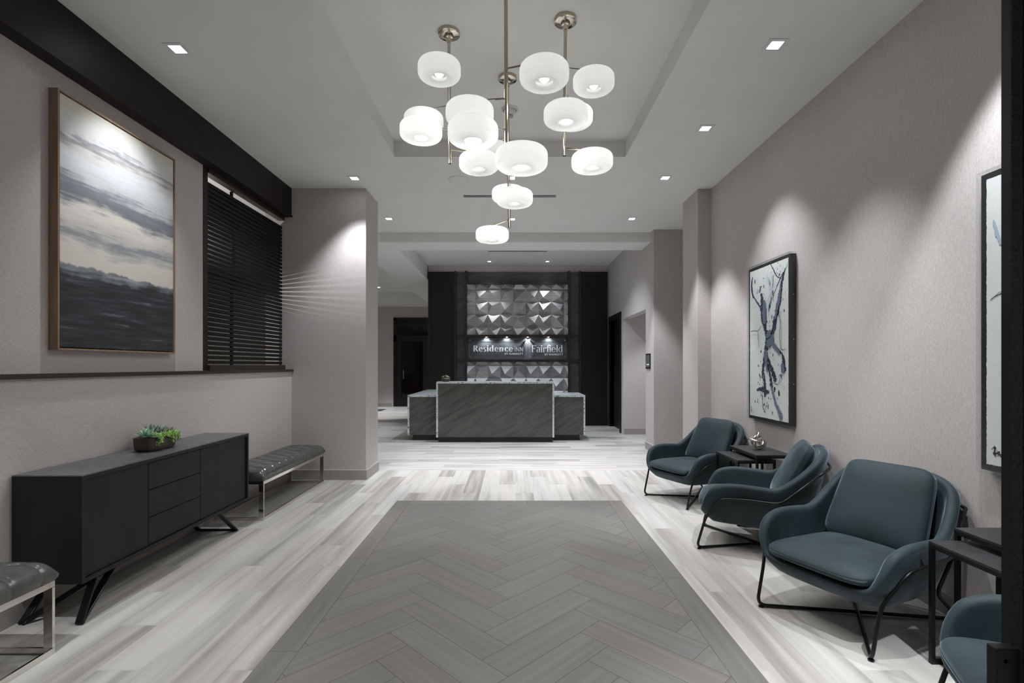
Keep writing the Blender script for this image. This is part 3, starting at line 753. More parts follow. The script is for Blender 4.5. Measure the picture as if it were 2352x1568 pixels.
for k in range(26): pts.append((.055+random.uniform(-.015,.025), -.085+.0075*k+random.uniform(-.01,.01), .092+random.uniform(-.01,.012)))
for k in range(5): pts.append((.078, -.075+random.uniform(-.012,.012), .085-.011*k)); pts.append((.078, .045+random.uniform(-.012,.012), .085-.010*k))
for k in range(5): pts.append((.05, .14+random.uniform(-.01,.01), .082-.010*k))
put('sedum', sedum(pts, .0075, 12), M_succ3, bp)
bp.scale = (1.15, 1.08, 1.05)
# small bowl on the desk
p2 = thing('succulent_planter', (-1.225, 9.25, 1.1035), 'small round pot of succulents on the raised desk counter', 'potted plant')
MB().lathe([(.0001,0),(.062,0),(.080,.015),(.083,.065),(.076,.065),(.074,.055)], (0,0,0), 28).build('bowl', M_bronze, p2, smooth=True, world=False)
MB().lathe([(.0001,.055),(.075,.055)], (0,0,0), 20).build('soil', M_soil, p2, world=False)
put('rosette', rosette((-.045,0,.07), .05, 14, .1, 1.2), M_succ3, p2)
put('rosette', rosette((.04,-.02,.07), .055, 14, 0, 1.2), M_succ3, p2)
put('rosette', rosette((0,0,.085), .055, 16, .1, 1.3), M_succ4, p2)
put('rosette', rosette((.01,.04,.08), .05, 14, .2, 1.3), M_succ2, p2)

# ------------------------------------------------------------------ sideboard
SX0, SX1, SY0, SY1, SZ0, SZ1 = -2.685, -2.308, 2.687, 4.39, .225, .81
sb = thing('sideboard', (-2.5, 3.54, 0), 'long low charcoal sideboard with two doors and three drawers', 'sideboard')
th = .022
mb = MB().box(SX0, SX1, SY0, SY0+th, SZ0, SZ1-.006).box(SX0, SX1, SY1-th, SY1, SZ0, SZ1-.006).box(SX0, SX1, SY0+th, SY1-th, SZ0, SZ0+th).box(SX0, SX1, SY0+th, SY1-th, SZ1-th-.006, SZ1-.006)
mb.box(SX0, SX0+.01, SY0+th, SY1-th, SZ0+th, SZ1-th-.006)
mb.build('carcass', M_board, sb)
MB().box(SX0, SX1, SY0, SY1, SZ1-.006, SZ1).build('stone_top', M_boardtop, sb)
MB().box(SX0+.01, SX1-.045, SY0+th, SY1-th, SZ0+th, SZ1-th-.006).build('core', M_black, sb)
DX0, DX1 = SX1-.042, SX1-.014; zt_, zb_ = SZ1-th-.010, SZ0+th+.004
MB().box(DX0, DX1, SY0+th+.003, 3.196, zb_, zt_).build('door', M_board, sb)
MB().box(DX0, DX1, 3.732, SY1-th-.003, zb_, zt_).build('door', M_board, sb)
hz = (zt_-zb_)/3
for k in range(3): MB().box(DX0, DX1, 3.201, 3.727, zb_+hz*k+.0025, zb_+hz*(k+1)-.0025).build('drawer', M_board, sb)
def strap(p, q, w_=.045, h_=.012, nm_='leg'):
    mb = MB(); mb.bar(p, q, w_, h_, (0,1,0)); mb.build(nm_, M_black, sb, bevel=.002)
def legset(yf, yt, near):
    for xf in (-2.335, -2.645):
        strap((xf, yf, .006), (xf, yt, SZ0), .042)
    if near:
        strap((-2.335, yf, .006), (-2.335, yf+.10, SZ0), .042, nm_='leg_brace')
        strap((-2.645, yf, .008), (-2.345, yt, SZ0), .03, nm_='leg_brace')
    else:
        strap((-2.645, yf, .010), (-2.335, yf, .010), .018, .014, 'foot_bar')
legset(2.70, 2.93, True); legset(4.235, 3.98, False)

# ------------------------------------------------------------------ benches
def make_bench(label):
    bn = thing('tufted_bench', (0,0,0), label, 'bench', 'grey leather benches on chrome frames')
    W_, L_, Z0, Z1 = .43, 1.455, .356, .455
    nb = 10; pit = L_/nb
    rows = [.105, .215, .325]
    def btn():
        out = []
        for r_, x in enumerate(rows):
            if r_ % 2 == 0: out += [(x, pit*(k+.5)) for k in range(nb)]
            else: out += [(x, pit*(k+1)) for k in range(nb-1)]
        return out
    B = btn()
    segs = []
    for (x, y) in B:
        if abs(x-rows[1]) < 1e-6:
            for xx in (rows[0], rows[2]):
                for dy in (-pit/2, pit/2): segs.append(((x,y),(xx,y+dy)))
        elif x < rows[1]: segs.append(((x,y),(-.02,y)))
        else: segs.append(((x,y),(W_+.02,y)))
    for y_ in (0, L_):
        for x in (rows[1],): segs.append(((x, pit if y_ == 0 else L_-pit), (x, y_)))
    def sd(p, a, b):
        ax, ay = a; bx, by = b; px, py = p; dx, dy = bx-ax, by-ay
        t = max(0, min(1, ((px-ax)*dx+(py-ay)*dy)/(dx*dx+dy*dy))); return math.hypot(px-ax-dx*t, py-ay-dy*t)
    def hgt(x, y):
        ex = min(x, W_-x); ey = min(y, L_-y); e = min(ex, ey)
        base = Z1 - .030*math.exp(-max(0,ex)/.022) - .030*math.exp(-max(0,ey)/.022) + .012*min(1, e/.1)
        d = min(math.hypot(x-bx, y-by) for bx, by in B); s_ = min(sd((x,y), a, b) for a, b in segs)
        return base - .026*math.exp(-(d/.020)**2) - .009*math.exp(-(s_/.0065)**2) + .004*min(1, s_/.03)
    nx, ny = 44, 190
    mb = MB(); idx = {}
    vs = []; fs = []
    for j in range(ny+1):
        for i in range(nx+1):
            x, y = W_*i/nx, L_*j/ny; vs.append((x, y, hgt(x, y)))
    for j in range(ny):
        for i in range(nx): a = j*(nx+1)+i; fs.append((a, a+1, a+nx+2, a+nx+1))
    # skirt following the border with seams
    border = [i for i in range(nx+1)]+[j*(nx+1)+nx for j in range(1, ny+1)]+[ny*(nx+1)+i for i in range(nx-1, -1, -1)]+[j*(nx+1) for j in range(ny-1, 0, -1)]
    prev = border; nb_ = len(border)
    for lv in range(1, 6):
        t = lv/5; cur = []
        for b_ in border:
            x, y, z = vs[b_]; s_ = min(sd((x,y), a, c) for a, c in segs) if min(y, L_-y) > .01 else .1
            out = .010*math.sin(PI*min(1, t*.9+.1)) - .006*math.exp(-(s_/.005)**2)
            nxx = (-1 if x < 1e-6 else (1 if x > W_-1e-6 else 0)); nyy = (-1 if y < 1e-6 else (1 if y > L_-1e-6 else 0))
            cur.append(len(vs)); vs.append((x+nxx*out, y+nyy*out, z+(Z0-z)*t))
        for k in range(nb_):
            k2 = (k+1) % nb_; fs.append((prev[k2], prev[k], cur[k], cur[k2]))
        prev = cur
    mb.add([(a-W_/2, b-L_/2, c) for a, b, c in vs], fs)
    mb.build('cushion', M_leather, bn, smooth=True, world=False)
    for (bx, by) in B[:0]: pass
    mb = MB()
    for (bx, by) in B: mb.lathe([(.0001,.004),(.006,.003),(.008,0)], (bx-W_/2, by-L_/2, hgt(bx,by)+.001), 8)
    mb.build('buttons', M_leather, bn, smooth=True, world=False)
    hw, hl = W_/2, L_/2; s_ = .030
    mb = MB().box(-hw, hw, -hl, -hl+s_, Z0-s_, Z0).box(-hw, hw, hl-s_, hl, Z0-s_, Z0).box(-hw, -hw+.012, -hl+s_, hl-s_, Z0-s_, Z0).box(hw-.012, hw, -hl+s_, hl-s_, Z0-s_, Z0)
    mb.build('seat_rail', M_chrome, bn, world=False, bevel=.0015)
    mb = MB().box(-hw, hw, -hl, -hl+.012, 0, s_).box(-hw, hw, hl-.012, hl, 0, s_).box(-hw, -hw+.012, -hl+.012, hl-.012, 0, s_).box(hw-.012, hw, -hl+.012, hl-.012, 0, s_)
    mb.build('floor_rail', M_chrome, bn, world=False, bevel=.0015)
    for sx_ in (-1, 1):
        for sy_ in (-1, 1):
            x0 = sx_*hw; y0 = sy_*hl
            MB().box(x0, x0-sx_*.045, y0, y0-sy_*.014, s_, Z0-s_).build('leg', M_chrome, bn, world=False, bevel=.0015)
    return bn
bn = make_bench('grey tufted leather bench between the sideboard and the left pier'); bn.location = (-2.455, 5.243, 0)
b2 = copy_tree(bn); b2.location = (-2.440, 1.711, 0); b2['label'] = 'grey tufted leather bench cut off at the lower left picture edge'

# ------------------------------------------------------------------ large painting
pt = thing('painting', (-2.77, 3.55, 1.49), 'large abstract seascape painting in a thin oak frame', 'painting')
PY0, PY1, PZ0, PZ1, PXf = 3.023, 4.079, 1.494, 3.078, -2.742
f_ = .012
mb = MB().box(XLU, PXf, PY0, PY0+f_, PZ0, PZ1).box(XLU, PXf, PY1-f_, PY1, PZ0, PZ1).box(XLU, PXf, PY0+f_, PY1-f_, PZ0, PZ0+f_).box(XLU, PXf, PY0+f_, PY1-f_, PZ1-f_, PZ1)
mb.build('frame', M_frame, pt, bevel=.001)
MB().box(XLU, XLU+.012, PY0+f_, PY1-f_, PZ0+f_, PZ1-f_).build('backing', M_shadowbox, pt)
m = mat('seascape_paint', (.5,.5,.5), .55)
uv = N(m, 'ShaderNodeUVMap'); sx = N(m, 'ShaderNodeSeparateXYZ'); L(m, uv, 0, sx, 0)
def nz_(scale, det=5, dist=0, seed=0.0):
    mp = N(m, 'ShaderNodeMapping'); mp.inputs['Scale'].default_value = scale; mp.inputs['Location'].default_value = (seed, seed*1.7, 0); mp.inputs['Rotation'].default_value = (0,0,.06)
    L(m, uv, 0, mp, 'Vector'); n_ = N(m, 'ShaderNodeTexNoise'); n_.inputs['Scale'].default_value = 1; n_.inputs['Detail'].default_value = det; n_.inputs['Distortion'].default_value = dist
    L(m, mp, 0, n_, 'Vector'); return n_
def mth(op, a, b, c=None):
    n_ = N(m, 'ShaderNodeMath'); n_.operation = op
    for i_, q in enumerate((a, b, c)):
        if q is None: continue
        if isinstance(q, (int, float)): n_.inputs[i_].default_value = q
        else: m.node_tree.links.new(q, n_.inputs[i_])
    return n_.outputs[0]
def mixc(fac, a, b):
    n_ = N(m, 'ShaderNodeMix'); n_.data_type = 'RGBA'
    m.node_tree.links.new(fac, n_.inputs[0]) if not isinstance(fac, (int,float)) else None
    m.node_tree.links.new(a, n_.inputs[6]); m.node_tree.links.new(b, n_.inputs[7]); return n_.outputs[2]
V = sx.outputs['Y']; U = sx.outputs['X']
broad = nz_((1.4, 5, 1), 6, .6, 1.0); fine = nz_((3.2, 52, 1), 9, .5, 4.0); rough = nz_((16, 5, 1), 8, 0, 9.0); tiny = nz_((9, 9, 1), 9, .4, 2.0)
# sky: horizontal bands
vv = mth('MULTIPLY_ADD', mth('SUBTRACT', broad.outputs[0], .5), .16, V)
vv = mth('MULTIPLY_ADD', mth('SUBTRACT', fine.outputs[0], .5), .12, vv); vv = mth('MULTIPLY_ADD', mth('SUBTRACT', tiny.outputs[0], .5), .05, vv)
sky = ramp(m, [(.33,(.66,.62,.56)),(.40,(.68,.64,.58)),(.465,(.26,.28,.30)),(.50,(.56,.53,.50)),(.57,(.70,.66,.60)),(.615,(.17,.185,.205)),(.66,(.22,.24,.265)),(.70,(.54,.56,.57)),(.78,(.66,.68,.70)),(.82,(.60,.58,.56)),(.855,(.27,.27,.285)),(.88,(.64,.64,.64)),(.94,(.66,.65,.62)),(1.0,(.60,.57,.48))])
m.node_tree.links.new(vv, sky.inputs[0])
sea = ramp(m, [(.0,(.016,.018,.022)),(.44,(.018,.020,.025)),(.60,(.045,.050,.058)),(.70,(.20,.22,.235)),(.85,(.36,.38,.40))])
sv_ = mth('MULTIPLY_ADD', fine.outputs[0], .75, mth('MULTIPLY', broad.outputs[0], .24))
m.node_tree.links.new(sv_, sea.inputs[0])
hor = mth('MULTIPLY_ADD', mth('SUBTRACT', rough.outputs[0], .5), .05, V)            # torn horizon line
hor = mth('ADD', hor, mth('MULTIPLY', U, .01))
edge = ramp(m, [(.335,(0,0,0)),(.337,(1,1,1))]); m.node_tree.links.new(hor, edge.inputs[0])
h2 = mth('MULTIPLY_ADD', mth('SUBTRACT', tiny.outputs[0], .5), .06, V)
foam = ramp(m, [(.288,(0,0,0)),(.318,(1,1,1))]); m.node_tree.links.new(h2, foam.inputs[0])
fcol = ramp(m, [(.40,(.10,.115,.13)),(.62,(.33,.35,.37))]); m.node_tree.links.new(fine.outputs[0], fcol.inputs[0])
c1 = mixc(foam.outputs[0], sea.outputs[0], fcol.outputs[0]); c2 = mixc(edge.outputs[0], c1, sky.outputs[0])
m.node_tree.links.new(c2, bsdf(m).inputs['Base Color'])
cv = MB(); a, b, c, d = PY0+f_+.008, PY1-f_-.008, PZ0+f_+.008, PZ1-f_-.008; xf = PXf-.006
cv.add([(xf,a,c),(xf,b,c),(xf,b,d),(xf,a,d),(xf-.03,a,c),(xf-.03,b,c),(xf-.03,b,d),(xf-.03,a,d)],
       [(0,1,2,3),(4,5,1,0),(5,6,2,1),(6,7,3,2),(7,4,0,3),(7,6,5,4)],
       [[(0,0),(1,0),(1,1),(0,1)], [(0,0),(1,0),(1,0),(0,0)], [(1,0),(1,1),(1,1),(1,0)], [(1,1),(0,1),(0,1),(1,1)], [(0,1),(0,0),(0,0),(0,1)], [(0,0)]*4])
cv.build('canvas', m, pt)

# ------------------------------------------------------------------ splatter pictures in acrylic boxes
M_ink = [noisy('ink_navy', (.015,.022,.045), (.06,.08,.12), (18,18,18), .6), mat('ink_grey_blue', (.17,.21,.29), .6), mat('ink_black', (.012,.012,.014), .6), mat('ink_pale_wash', (.46,.52,.60), .7)]
def art(label, y_near, y_far, strokes, drops, group='splatter pictures in clear boxes'):
    z0, z1 = .862, 2.376; t = .067; XF = XR-t
    a = thing('framed_artwork', (XR-.03, (y_near+y_far)/2, z0), label, 'picture', group)
    # black tray
    m1 = .012; ya, yb, za, zb__ = y_near+.006, y_far-m1, z0+m1, z1-m1
    MB().box(XF+.012, XR-.001, ya, yb, za, zb__).build('shadow_frame', M_shadowbox, a)
    bd = .030; pa, pb, pc, pd = ya+bd*.6, yb-bd, za+bd, zb__-bd
    rnd = random.Random(11)
    n = 90; pts = []
    for k in range(n): pts.append((pa+(pb-pa)*k/n, pc+rnd.uniform(0,.003)))
    for k in range(2*n): pts.append((pb-rnd.uniform(0,.003), pc+(pd-pc)*k/(2*n)))
    for k in range(n): pts.append((pb-(pb-pa)*k/n, pd-rnd.uniform(0,.003)))
    for k in range(2*n): pts.append((pa+rnd.uniform(0,.003), pd-(pd-pc)*k/(2*n)))
    mb = MB(); N_ = len(pts); xp = XF+.009
    mb.add([(xp,p[0],p[1]) for p in pts]+[(XF+.012,p[0],p[1]) for p in pts], [tuple(range(N_))[::-1]]+[(k,(k+1)%N_,N_+(k+1)%N_,N_+k) for k in range(N_)])
    paper = mb.build('paper', M_paper, a)
    def U(u, v): return pb-(pb-pa)*u, pd-(pd-pc)*v           # u from far edge to near edge, v from the top
    lay = 0
    for ci in range(4):
        mb = MB()
        for (col, pth, w0, w1) in strokes:
            if col != ci: continue
            sp = spline([Vector((u*.5, v, 0)) for u, v in pth], 10); n_ = len(sp); vs = []; lay += 1
            xx = xp-.0006-.00008*lay; rr = random.Random(len(pth)*7+lay)
            for i_, p_ in enumerate(sp):
                tt = (sp[min(i_+1,n_-1)]-sp[max(i_-1,0)]); tt = Vector((tt.x, tt.y, 0)).normalized(); nn = Vector((-tt.y, tt.x, 0))
                q = i_/(n_-1); w_ = (w0+(w1-w0)*q)*(math.sin(PI*min(max(q,.03),.97))**.35)
                w1_ = w_*rr.uniform(.55,1.35); w2_ = w_*rr.uniform(.55,1.35)
                A = p_+nn*w1_; B_ = p_-nn*w2_
                for Q in (A, B_):
                    yy, zz = U(Q.x*2, Q.y); vs.append((xx, yy, zz))
            mb.add(vs, [(2*k, 2*k+1, 2*k+3, 2*k+2) for k in range(n_-1)])
        for (col, u, v, r_, el) in drops:
            if col != ci: continue
            lay += 1; y_, z_ = U(u, v); rr = random.Random(int(u*999)+int(v*999)); k_ = 14
            ps = [(y_+r_*(1+rr.uniform(-.25,.25))*math.cos(2*PI*q/k_), z_+r_*el*(1+rr.uniform(-.2,.2))*math.sin(2*PI*q/k_)) for q in range(k_)]
            mb.add([(xp-.0006-.00003*(lay%40), p_[0], p_[1]) for p_ in ps], [tuple(range(k_))[::-1]])
        if mb.v: mb.build('ink', M_ink[ci], paper)
    # clear acrylic box: front sheet and four sides
    q = .004
    mb = MB().box(XF-q, XF, y_near, y_far, z0, z1)
    mb.box(XF, XR-.001, y_near-q, y_near, z0, z1).box(XF, XR-.001, y_far, y_far+q, z0, z1).box(XF, XR-.001, y_near, y_far, z1, z1+q).box(XF, XR-.001, y_near, y_far, z0-q, z0)
    mb.build('acrylic_box', M_acry, a)
    for k in range(3):
        m_ = MB(); m_.lathe([(0,0),(.005,0),(.005,.004),(.0001,.005)], (XR-.028, y_near-q, 1.24+.385*k), 10, Matrix.Rotation(PI/2, 4, 'X')); m_.build('screw', M_alu, a, smooth=True)
    return a
sig = [(2, [(.055,.945),(.09,.94),(.07,.965),(.11,.955)], .0015, .0015), (2, [(.05,.962),(.10,.972),(.13,.968)], .0015, .0015), (2, [(.075,.935),(.085,.978)], .0012, .0012)]
rng = random.Random(21)
str1 = [
 (0, [(.08,.04),(.055,.09),(.07,.15),(.12,.19)], .010, .012), (0, [(.12,.18),(.20,.22),(.29,.26),(.36,.31)], .006, .008),
 (0, [(.34,.17),(.345,.24),(.36,.31),(.42,.38),(.44,.43)], .020, .030), (1, [(.42,.22),(.43,.30),(.44,.38)], .022, .030),
 (0, [(.93,.06),(.86,.13),(.81,.20),(.78,.26),(.72,.33),(.64,.41)], .010, .034), (1, [(.85,.13),(.80,.24),(.70,.36)], .012, .020),
 (0, [(.99,.03),(.93,.07),(.86,.09),(.78,.13),(.72,.16)], .003, .006), (0, [(.58,.0),(.66,.05),(.73,.09),(.86,.12)], .006, .003),
 (3, [(.52,.06),(.58,.14),(.66,.22)], .012, .008), (3, [(.72,.14),(.60,.20),(.50,.28)], .008, .010), (3, [(.64,.05),(.62,.16),(.52,.30)], .006, .010),
 (2, [(.04,.42),(.15,.415),(.26,.42),(.36,.39)], .0025, .0025), (2, [(.26,.42),(.28,.48),(.29,.54)], .0035, .002), (2, [(.76,.30),(.84,.38),(.83,.46),(.86,.55),(.98,.555)], .003, .003),
 (0, [(.44,.43),(.50,.47),(.47,.53),(.42,.56)], .030, .022), (1, [(.50,.44),(.56,.48),(.50,.53)], .050, .040), (0, [(.56,.46),(.66,.42),(.68,.38)], .020, .026),
 (1, [(.62,.50),(.74,.55),(.84,.585)], .022, .010), (0, [(.60,.50),(.72,.545),(.86,.58)], .008, .010), (0, [(.86,.58),(.89,.62),(.90,.66),(.93,.69)], .012, .030), (1, [(.88,.64),(.90,.70)], .020, .024),
 (0, [(.42,.56),(.40,.62),(.38,.68),(.35,.74)], .014, .016), (1, [(.46,.55),(.48,.62),(.50,.70)], .030, .012), (0, [(.50,.60),(.58,.66),(.66,.72),(.70,.76)], .014, .026),
 (0, [(.52,.66),(.58,.74),(.62,.80)], .010, .018), (1, [(.60,.78),(.68,.86),(.74,.92)], .010, .012), (1, [(.74,.90),(.82,.95),(.84,.99)], .018, .022),
 (0, [(.20,.82),(.32,.81),(.44,.82),(.54,.83)], .014, .018), (0, [(.40,.70),(.42,.78),(.43,.86)], .010, .020), (2, [(.40,.84),(.40,.92),(.46,.96),(.48,.90)], .004, .003), (2, [(.66,.76),(.80,.77),(.86,.70)], .002, .002)]
drp1 = []
for (cu_, cv_, su_, sv__, n_) in ((.33,.13,.06,.03,10),(.22,.18,.05,.04,8),(.76,.06,.07,.03,14),(.58,.33,.09,.05,14),(.86,.30,.06,.04,8),(.36,.62,.06,.05,12),(.60,.60,.10,.05,16),(.30,.76,.09,.04,16),(.40,.84,.12,.04,24),(.80,.80,.08,.04,14),(.45,.90,.12,.02,8),(.62,.96,.02,.004,4)):
    for k in range(n_): drp1.append((rng.choice((0,0,2,1)), min(.96, max(.04, rng.gauss(cu_, su_))), min(.985, max(.01, rng.gauss(cv_, sv__))), abs(rng.gauss(.003,.003))+.0014, rng.uniform(1,2.4)))
drp1 += [(0,.30,.135,.012,1.9),(0,.30,.155,.007,1.6),(0,.40,.13,.007,2.6)]
art('blue black ink splatter picture hanging above the silver knot table', 4.30, 5.064, str1+sig, drp1)
str2 = [(3, [(.14,.15),(.20,.20),(.28,.24)], .010, .014), (3, [(.34,.17),(.42,.22),(.60,.27)], .022, .05), (1, [(.36,.18),(.50,.24),(.66,.28)], .006, .02),
        (2, [(.08,.425),(.16,.415),(.30,.408),(.50,.405)], .0022, .003), (2, [(.08,.428),(.22,.405),(.34,.40)], .0015, .0015), (0, [(.5,.1),(.6,.3),(.62,.5),(.6,.8)], .03, .05)]
sig2 = [(2, [(.10,.945),(.17,.935),(.14,.962),(.24,.948),(.21,.966)], .0022, .0022), (2, [(.12,.955),(.24,.957),(.36,.962)], .002, .002), (2, [(.20,.945),(.28,.966),(.31,.94)], .0018, .0018), (2, [(.15,.93),(.17,.97)], .0018, .0018)]
drp2 = [(rng.choice((0,2)), rng.uniform(.4,.9), rng.uniform(.1,.9), abs(rng.gauss(.003,.003))+.001, 1.5) for k in range(30)]
str2 = [(c_, [(u*.42, v) for u, v in p_], a_*.6, b_*.6) for c_, p_, a_, b_ in str2]; sig2 = [(c_, [(u*.42, v) for u, v in p_], a_, b_) for c_, p_, a_, b_ in sig2]
art('pale ink picture cut off by the black door edge at the right', 1.80, 2.562, str2+sig2, drp2)

# ------------------------------------------------------------------ armchairs
def pillow(fn, nx=18, ny=18, nz=6):
    """rounded cushion: fn(a,b,c) maps the unit cube [-1,1]^3 surface"""
    mb = MB(); n = {}
    vs = []; fs = []
    def vid(a, b, c):
        k = (round(a,5), round(b,5), round(c,5))
        if k not in n: n[k] = len(vs); vs.append(fn(a, b, c))
        return n[k]
    def face(ax, s_, na, nb):
        for i in range(na):
            for j in range(nb):
                q = []
                for (di, dj) in ((0,0),(1,0),(1,1),(0,1)):
                    u = -1+2*(i+di)/na; v = -1+2*(j+dj)/nb
                    p = [0,0,0]; p[ax] = s_; p[(ax+1)%3] = u; p[(ax+2)%3] = v; q.append(vid(*p))
                fs.append(tuple(q) if s_ > 0 else tuple(q[::-1]))
    N3 = (nx, ny, nz)
    for ax in range(3):
        for s_ in (-1, 1): face(ax, s_, N3[(ax+1)%3], N3[(ax+2)%3])
    mb.add(vs, fs); return mb
def smoothbox(a, b, c, p):
    """push the cube surface towards a super-ellipsoid in the side profile"""
    l = (abs(a)**p+abs(b)**p+abs(c)**p)**(1/p); return a/l, b/l, c/l
def make_chair(label):
    ch = thing('armchair', (0,0,0), label, 'armchair', 'teal velvet armchairs along the right wall')
    # shell
    half = [((0,.340,.222),(0,.398,.292)), ((.10,.340,.222),(.11,.400,.292)), ((.19,.335,.223),(.215,.402,.295)), ((.250,.325,.226),(.285,.396,.318)), ((.280,.300,.230),(.326,.375,.392)),
            ((.288,.26,.230),(.346,.325,.468)), ((.290,.19,.228),(.358,.235,.503)), ((.290,.10,.226),(.362,.13,.510)), ((.287,.0,.222),(.361,.01,.505)), ((.280,-.09,.216),(.355,-.10,.502)),
            ((.265,-.17,.210),(.345,-.19,.552)), ((.240,-.23,.205),(.328,-.285,.635)), ((.19,-.270,.20),(.292,-.37,.720)), ((.10,-.290,.198),(.18,-.425,.768)), ((0,-.295,.197),(0,-.44,.778))]
    st = half + [((-a[0],a[1],a[2]),(-b[0],b[1],b[2])) for a, b in half[-2:0:-1]]
    ns = len(st)
    def surf(u, v):
        k = (u % 1)*ns; i_ = int(k) % ns; f__ = k-int(k)
        def g(q, comp):
            a0, a1, a2, a3 = (st[(i_+d_) % ns][q][comp] for d_ in (-1, 0, 1, 2))
            return .5*((2*a1)+(a2-a0)*f__+(2*a0-5*a1+4*a2-a3)*f__**2+(3*a1-a0-3*a2+a3)*f__**3)
        B_ = Vector([g(0,c) for c in range(3)]); T = Vector([g(1,c) for c in range(3)])
        p = B_.lerp(T, v); n_ = Vector((p.x*1.2, p.y-.05, 0)); n_ = n_.normalized() if n_.length > 1e-4 else n_
        return p+n_*.016*math.sin(PI*v)*min(1, (T.z-B_.z)/.25)
    thk = .060
    NU, NV = 120, 14
    mb = MB(); vs = []; fs = []
    P_ = [[surf(i_/NU, j/NV) for j in range(NV+1)] for i_ in range(NU)]
    rows_ = []
    for i_ in range(NU):
        hgt_ = P_[i_][NV].z-P_[i_][0].z; tk0 = thk*min(1, .55+.45*min(1, max(0, (hgt_-.08)/.16)))
        col = []; Nn = []
        for j in range(NV+1):
            du = P_[(i_+1) % NU][j]-P_[i_-1][j]; dv = P_[i_][min(j+1,NV)]-P_[i_][max(j-1,0)]
            n_ = dv.cross(du).normalized(); c_ = Vector((P_[i_][j].x, P_[i_][j].y-.02, 0))
            Nn.append(n_ if n_.dot(c_) > 0 else -n_)
        def tkv(j): return tk0*(.55+.45*min(1, (j/NV)/.75))
        for j in range(NV+1): col.append(P_[i_][j]+Nn[j]*tkv(j)/2)
        upv = (P_[i_][NV]-P_[i_][NV-1]).normalized(); nn = Nn[NV]; tk = tkv(NV)
        for k in range(1, 8):
            a = PI/2-PI*k/8; col.append(P_[i_][NV]+nn*math.sin(a)*tk/2+upv*math.cos(a)*tk/2)
        for j in range(NV, -1, -1): col.append(P_[i_][j]-Nn[j]*tkv(j)/2)
        rows_.append(col)
    m_ = len(rows_[0])
    for c in rows_: vs += c
    for i_ in range(NU):
        i2 = (i_+1) % NU
        for j in range(m_):
            j2 = (j+1) % m_; fs.append((i_*m_+j, i2*m_+j, i2*m_+j2, i_*m_+j2))
    mb.add(vs, fs)
    # seat pan
    def pan(a, b, c):
        a, b, c = smoothbox(a, b, c, 5)
        y = .025+b*.325; z = .262+c*.050+(y-.045)*.075
        x = a*(.296-.02*(1-c)*.5*2-.035*max(0,-b))
        return (x, y, z)
    pm = pillow(pan, 16, 18, 6); off_ = len(mb.v); mb.add(pm.v, pm.f)
    mb.build('shell', M_velvet, ch, smooth=True, world=False)
    def seat(a, b, c):
        a, b, c = smoothbox(a, b, c, 6); e = (1-abs(a)**3)*(1-abs(b)**4)
        y = .125+b*.315; x = a*(.285+.014*b); z = .358+c*(.030+.035*e)+b*.006
        if b > 0: z -= .02*b**4*(1 if c > 0 else .3)
        return (x, y, z)
    pillow(seat, 20, 22, 8).build('seat_cushion', M_velvet, ch, smooth=True, world=False)
    def back(a, b, c):                      # a across, b along thickness, c up
        a, b, c = smoothbox(a, b, c, 7); e = (1-abs(a)**3)*(1-abs(c)**4)
        x = a*(.258-.018*c); t = b*(.036+.038*e); s_ = c*.255
        dirv = Vector((0, -.46, .888)); nv = Vector((0, .888, .46)); p = Vector((x, -.230, .600))+dirv*s_+nv*t
        return p
    pillow(back, 20, 8, 20).build('back_cushion', M_velvet, ch, smooth=True, world=False)
    # rods: side rail, front leg, crossing floor bar, opposite rear leg
    for s_ in (1, -1):
        pts = [(s_*.352,-.375,.645), (s_*.392,-.135,.428), (s_*.400,.10,.436), (s_*.392,.27,.425), (s_*.322,.375,.250), (s_*.318,.440,.012),
               (-s_*.300,-.425,.012), (-s_*.310,-.17,.205), (-s_*.392,-.135,.428)]
        pp = fillet(pts, .055, 8)
        if s_ < 0: pp = [p+Vector((0,0,.0)) if True else p for p in pp]
        MB().tube(pp, .0095, 10).build('rod_frame', M_black, ch, smooth=True, world=False)
        for (fx, fy) in ((s_*.305, .422), (-s_*.288, -.405)):
            MB().lathe([(.0001,0),(.014,0),(.014,.008),(.0001,.008)], (fx, fy, 0), 12).build('foot_pad', M_black, ch, world=False)
    MB().tube(fillet([(.352,-.375,.645),(.20,-.470,.685),(-.20,-.470,.685),(-.352,-.375,.645)], .08, 6), .0095, 10).build('back_rail', M_black, ch, smooth=True, world=False)
    return ch
c3 = make_chair('teal velvet armchair in front of the low side table, nearest of the fully visible ones')
c3.location = (1.945, 2.82, 0); c3.rotation_euler.z = math.radians(116); c3.scale = (.965, .98, .985)
for (x, y, a, lab) in ((1.945, 5.31, 116, 'farthest teal velvet armchair, beside the right wall pier'),
                       (1.93, 3.92, 65, 'teal velvet armchair turned away beside the silver knot table'),
                       (1.89, 1.50, 65, 'teal velvet armchair cut off by the lower right picture edge')):
    c = copy_tree(c3); c.location = (x, y, 0); c.rotation_euler.z = math.radians(a); c['label'] = lab

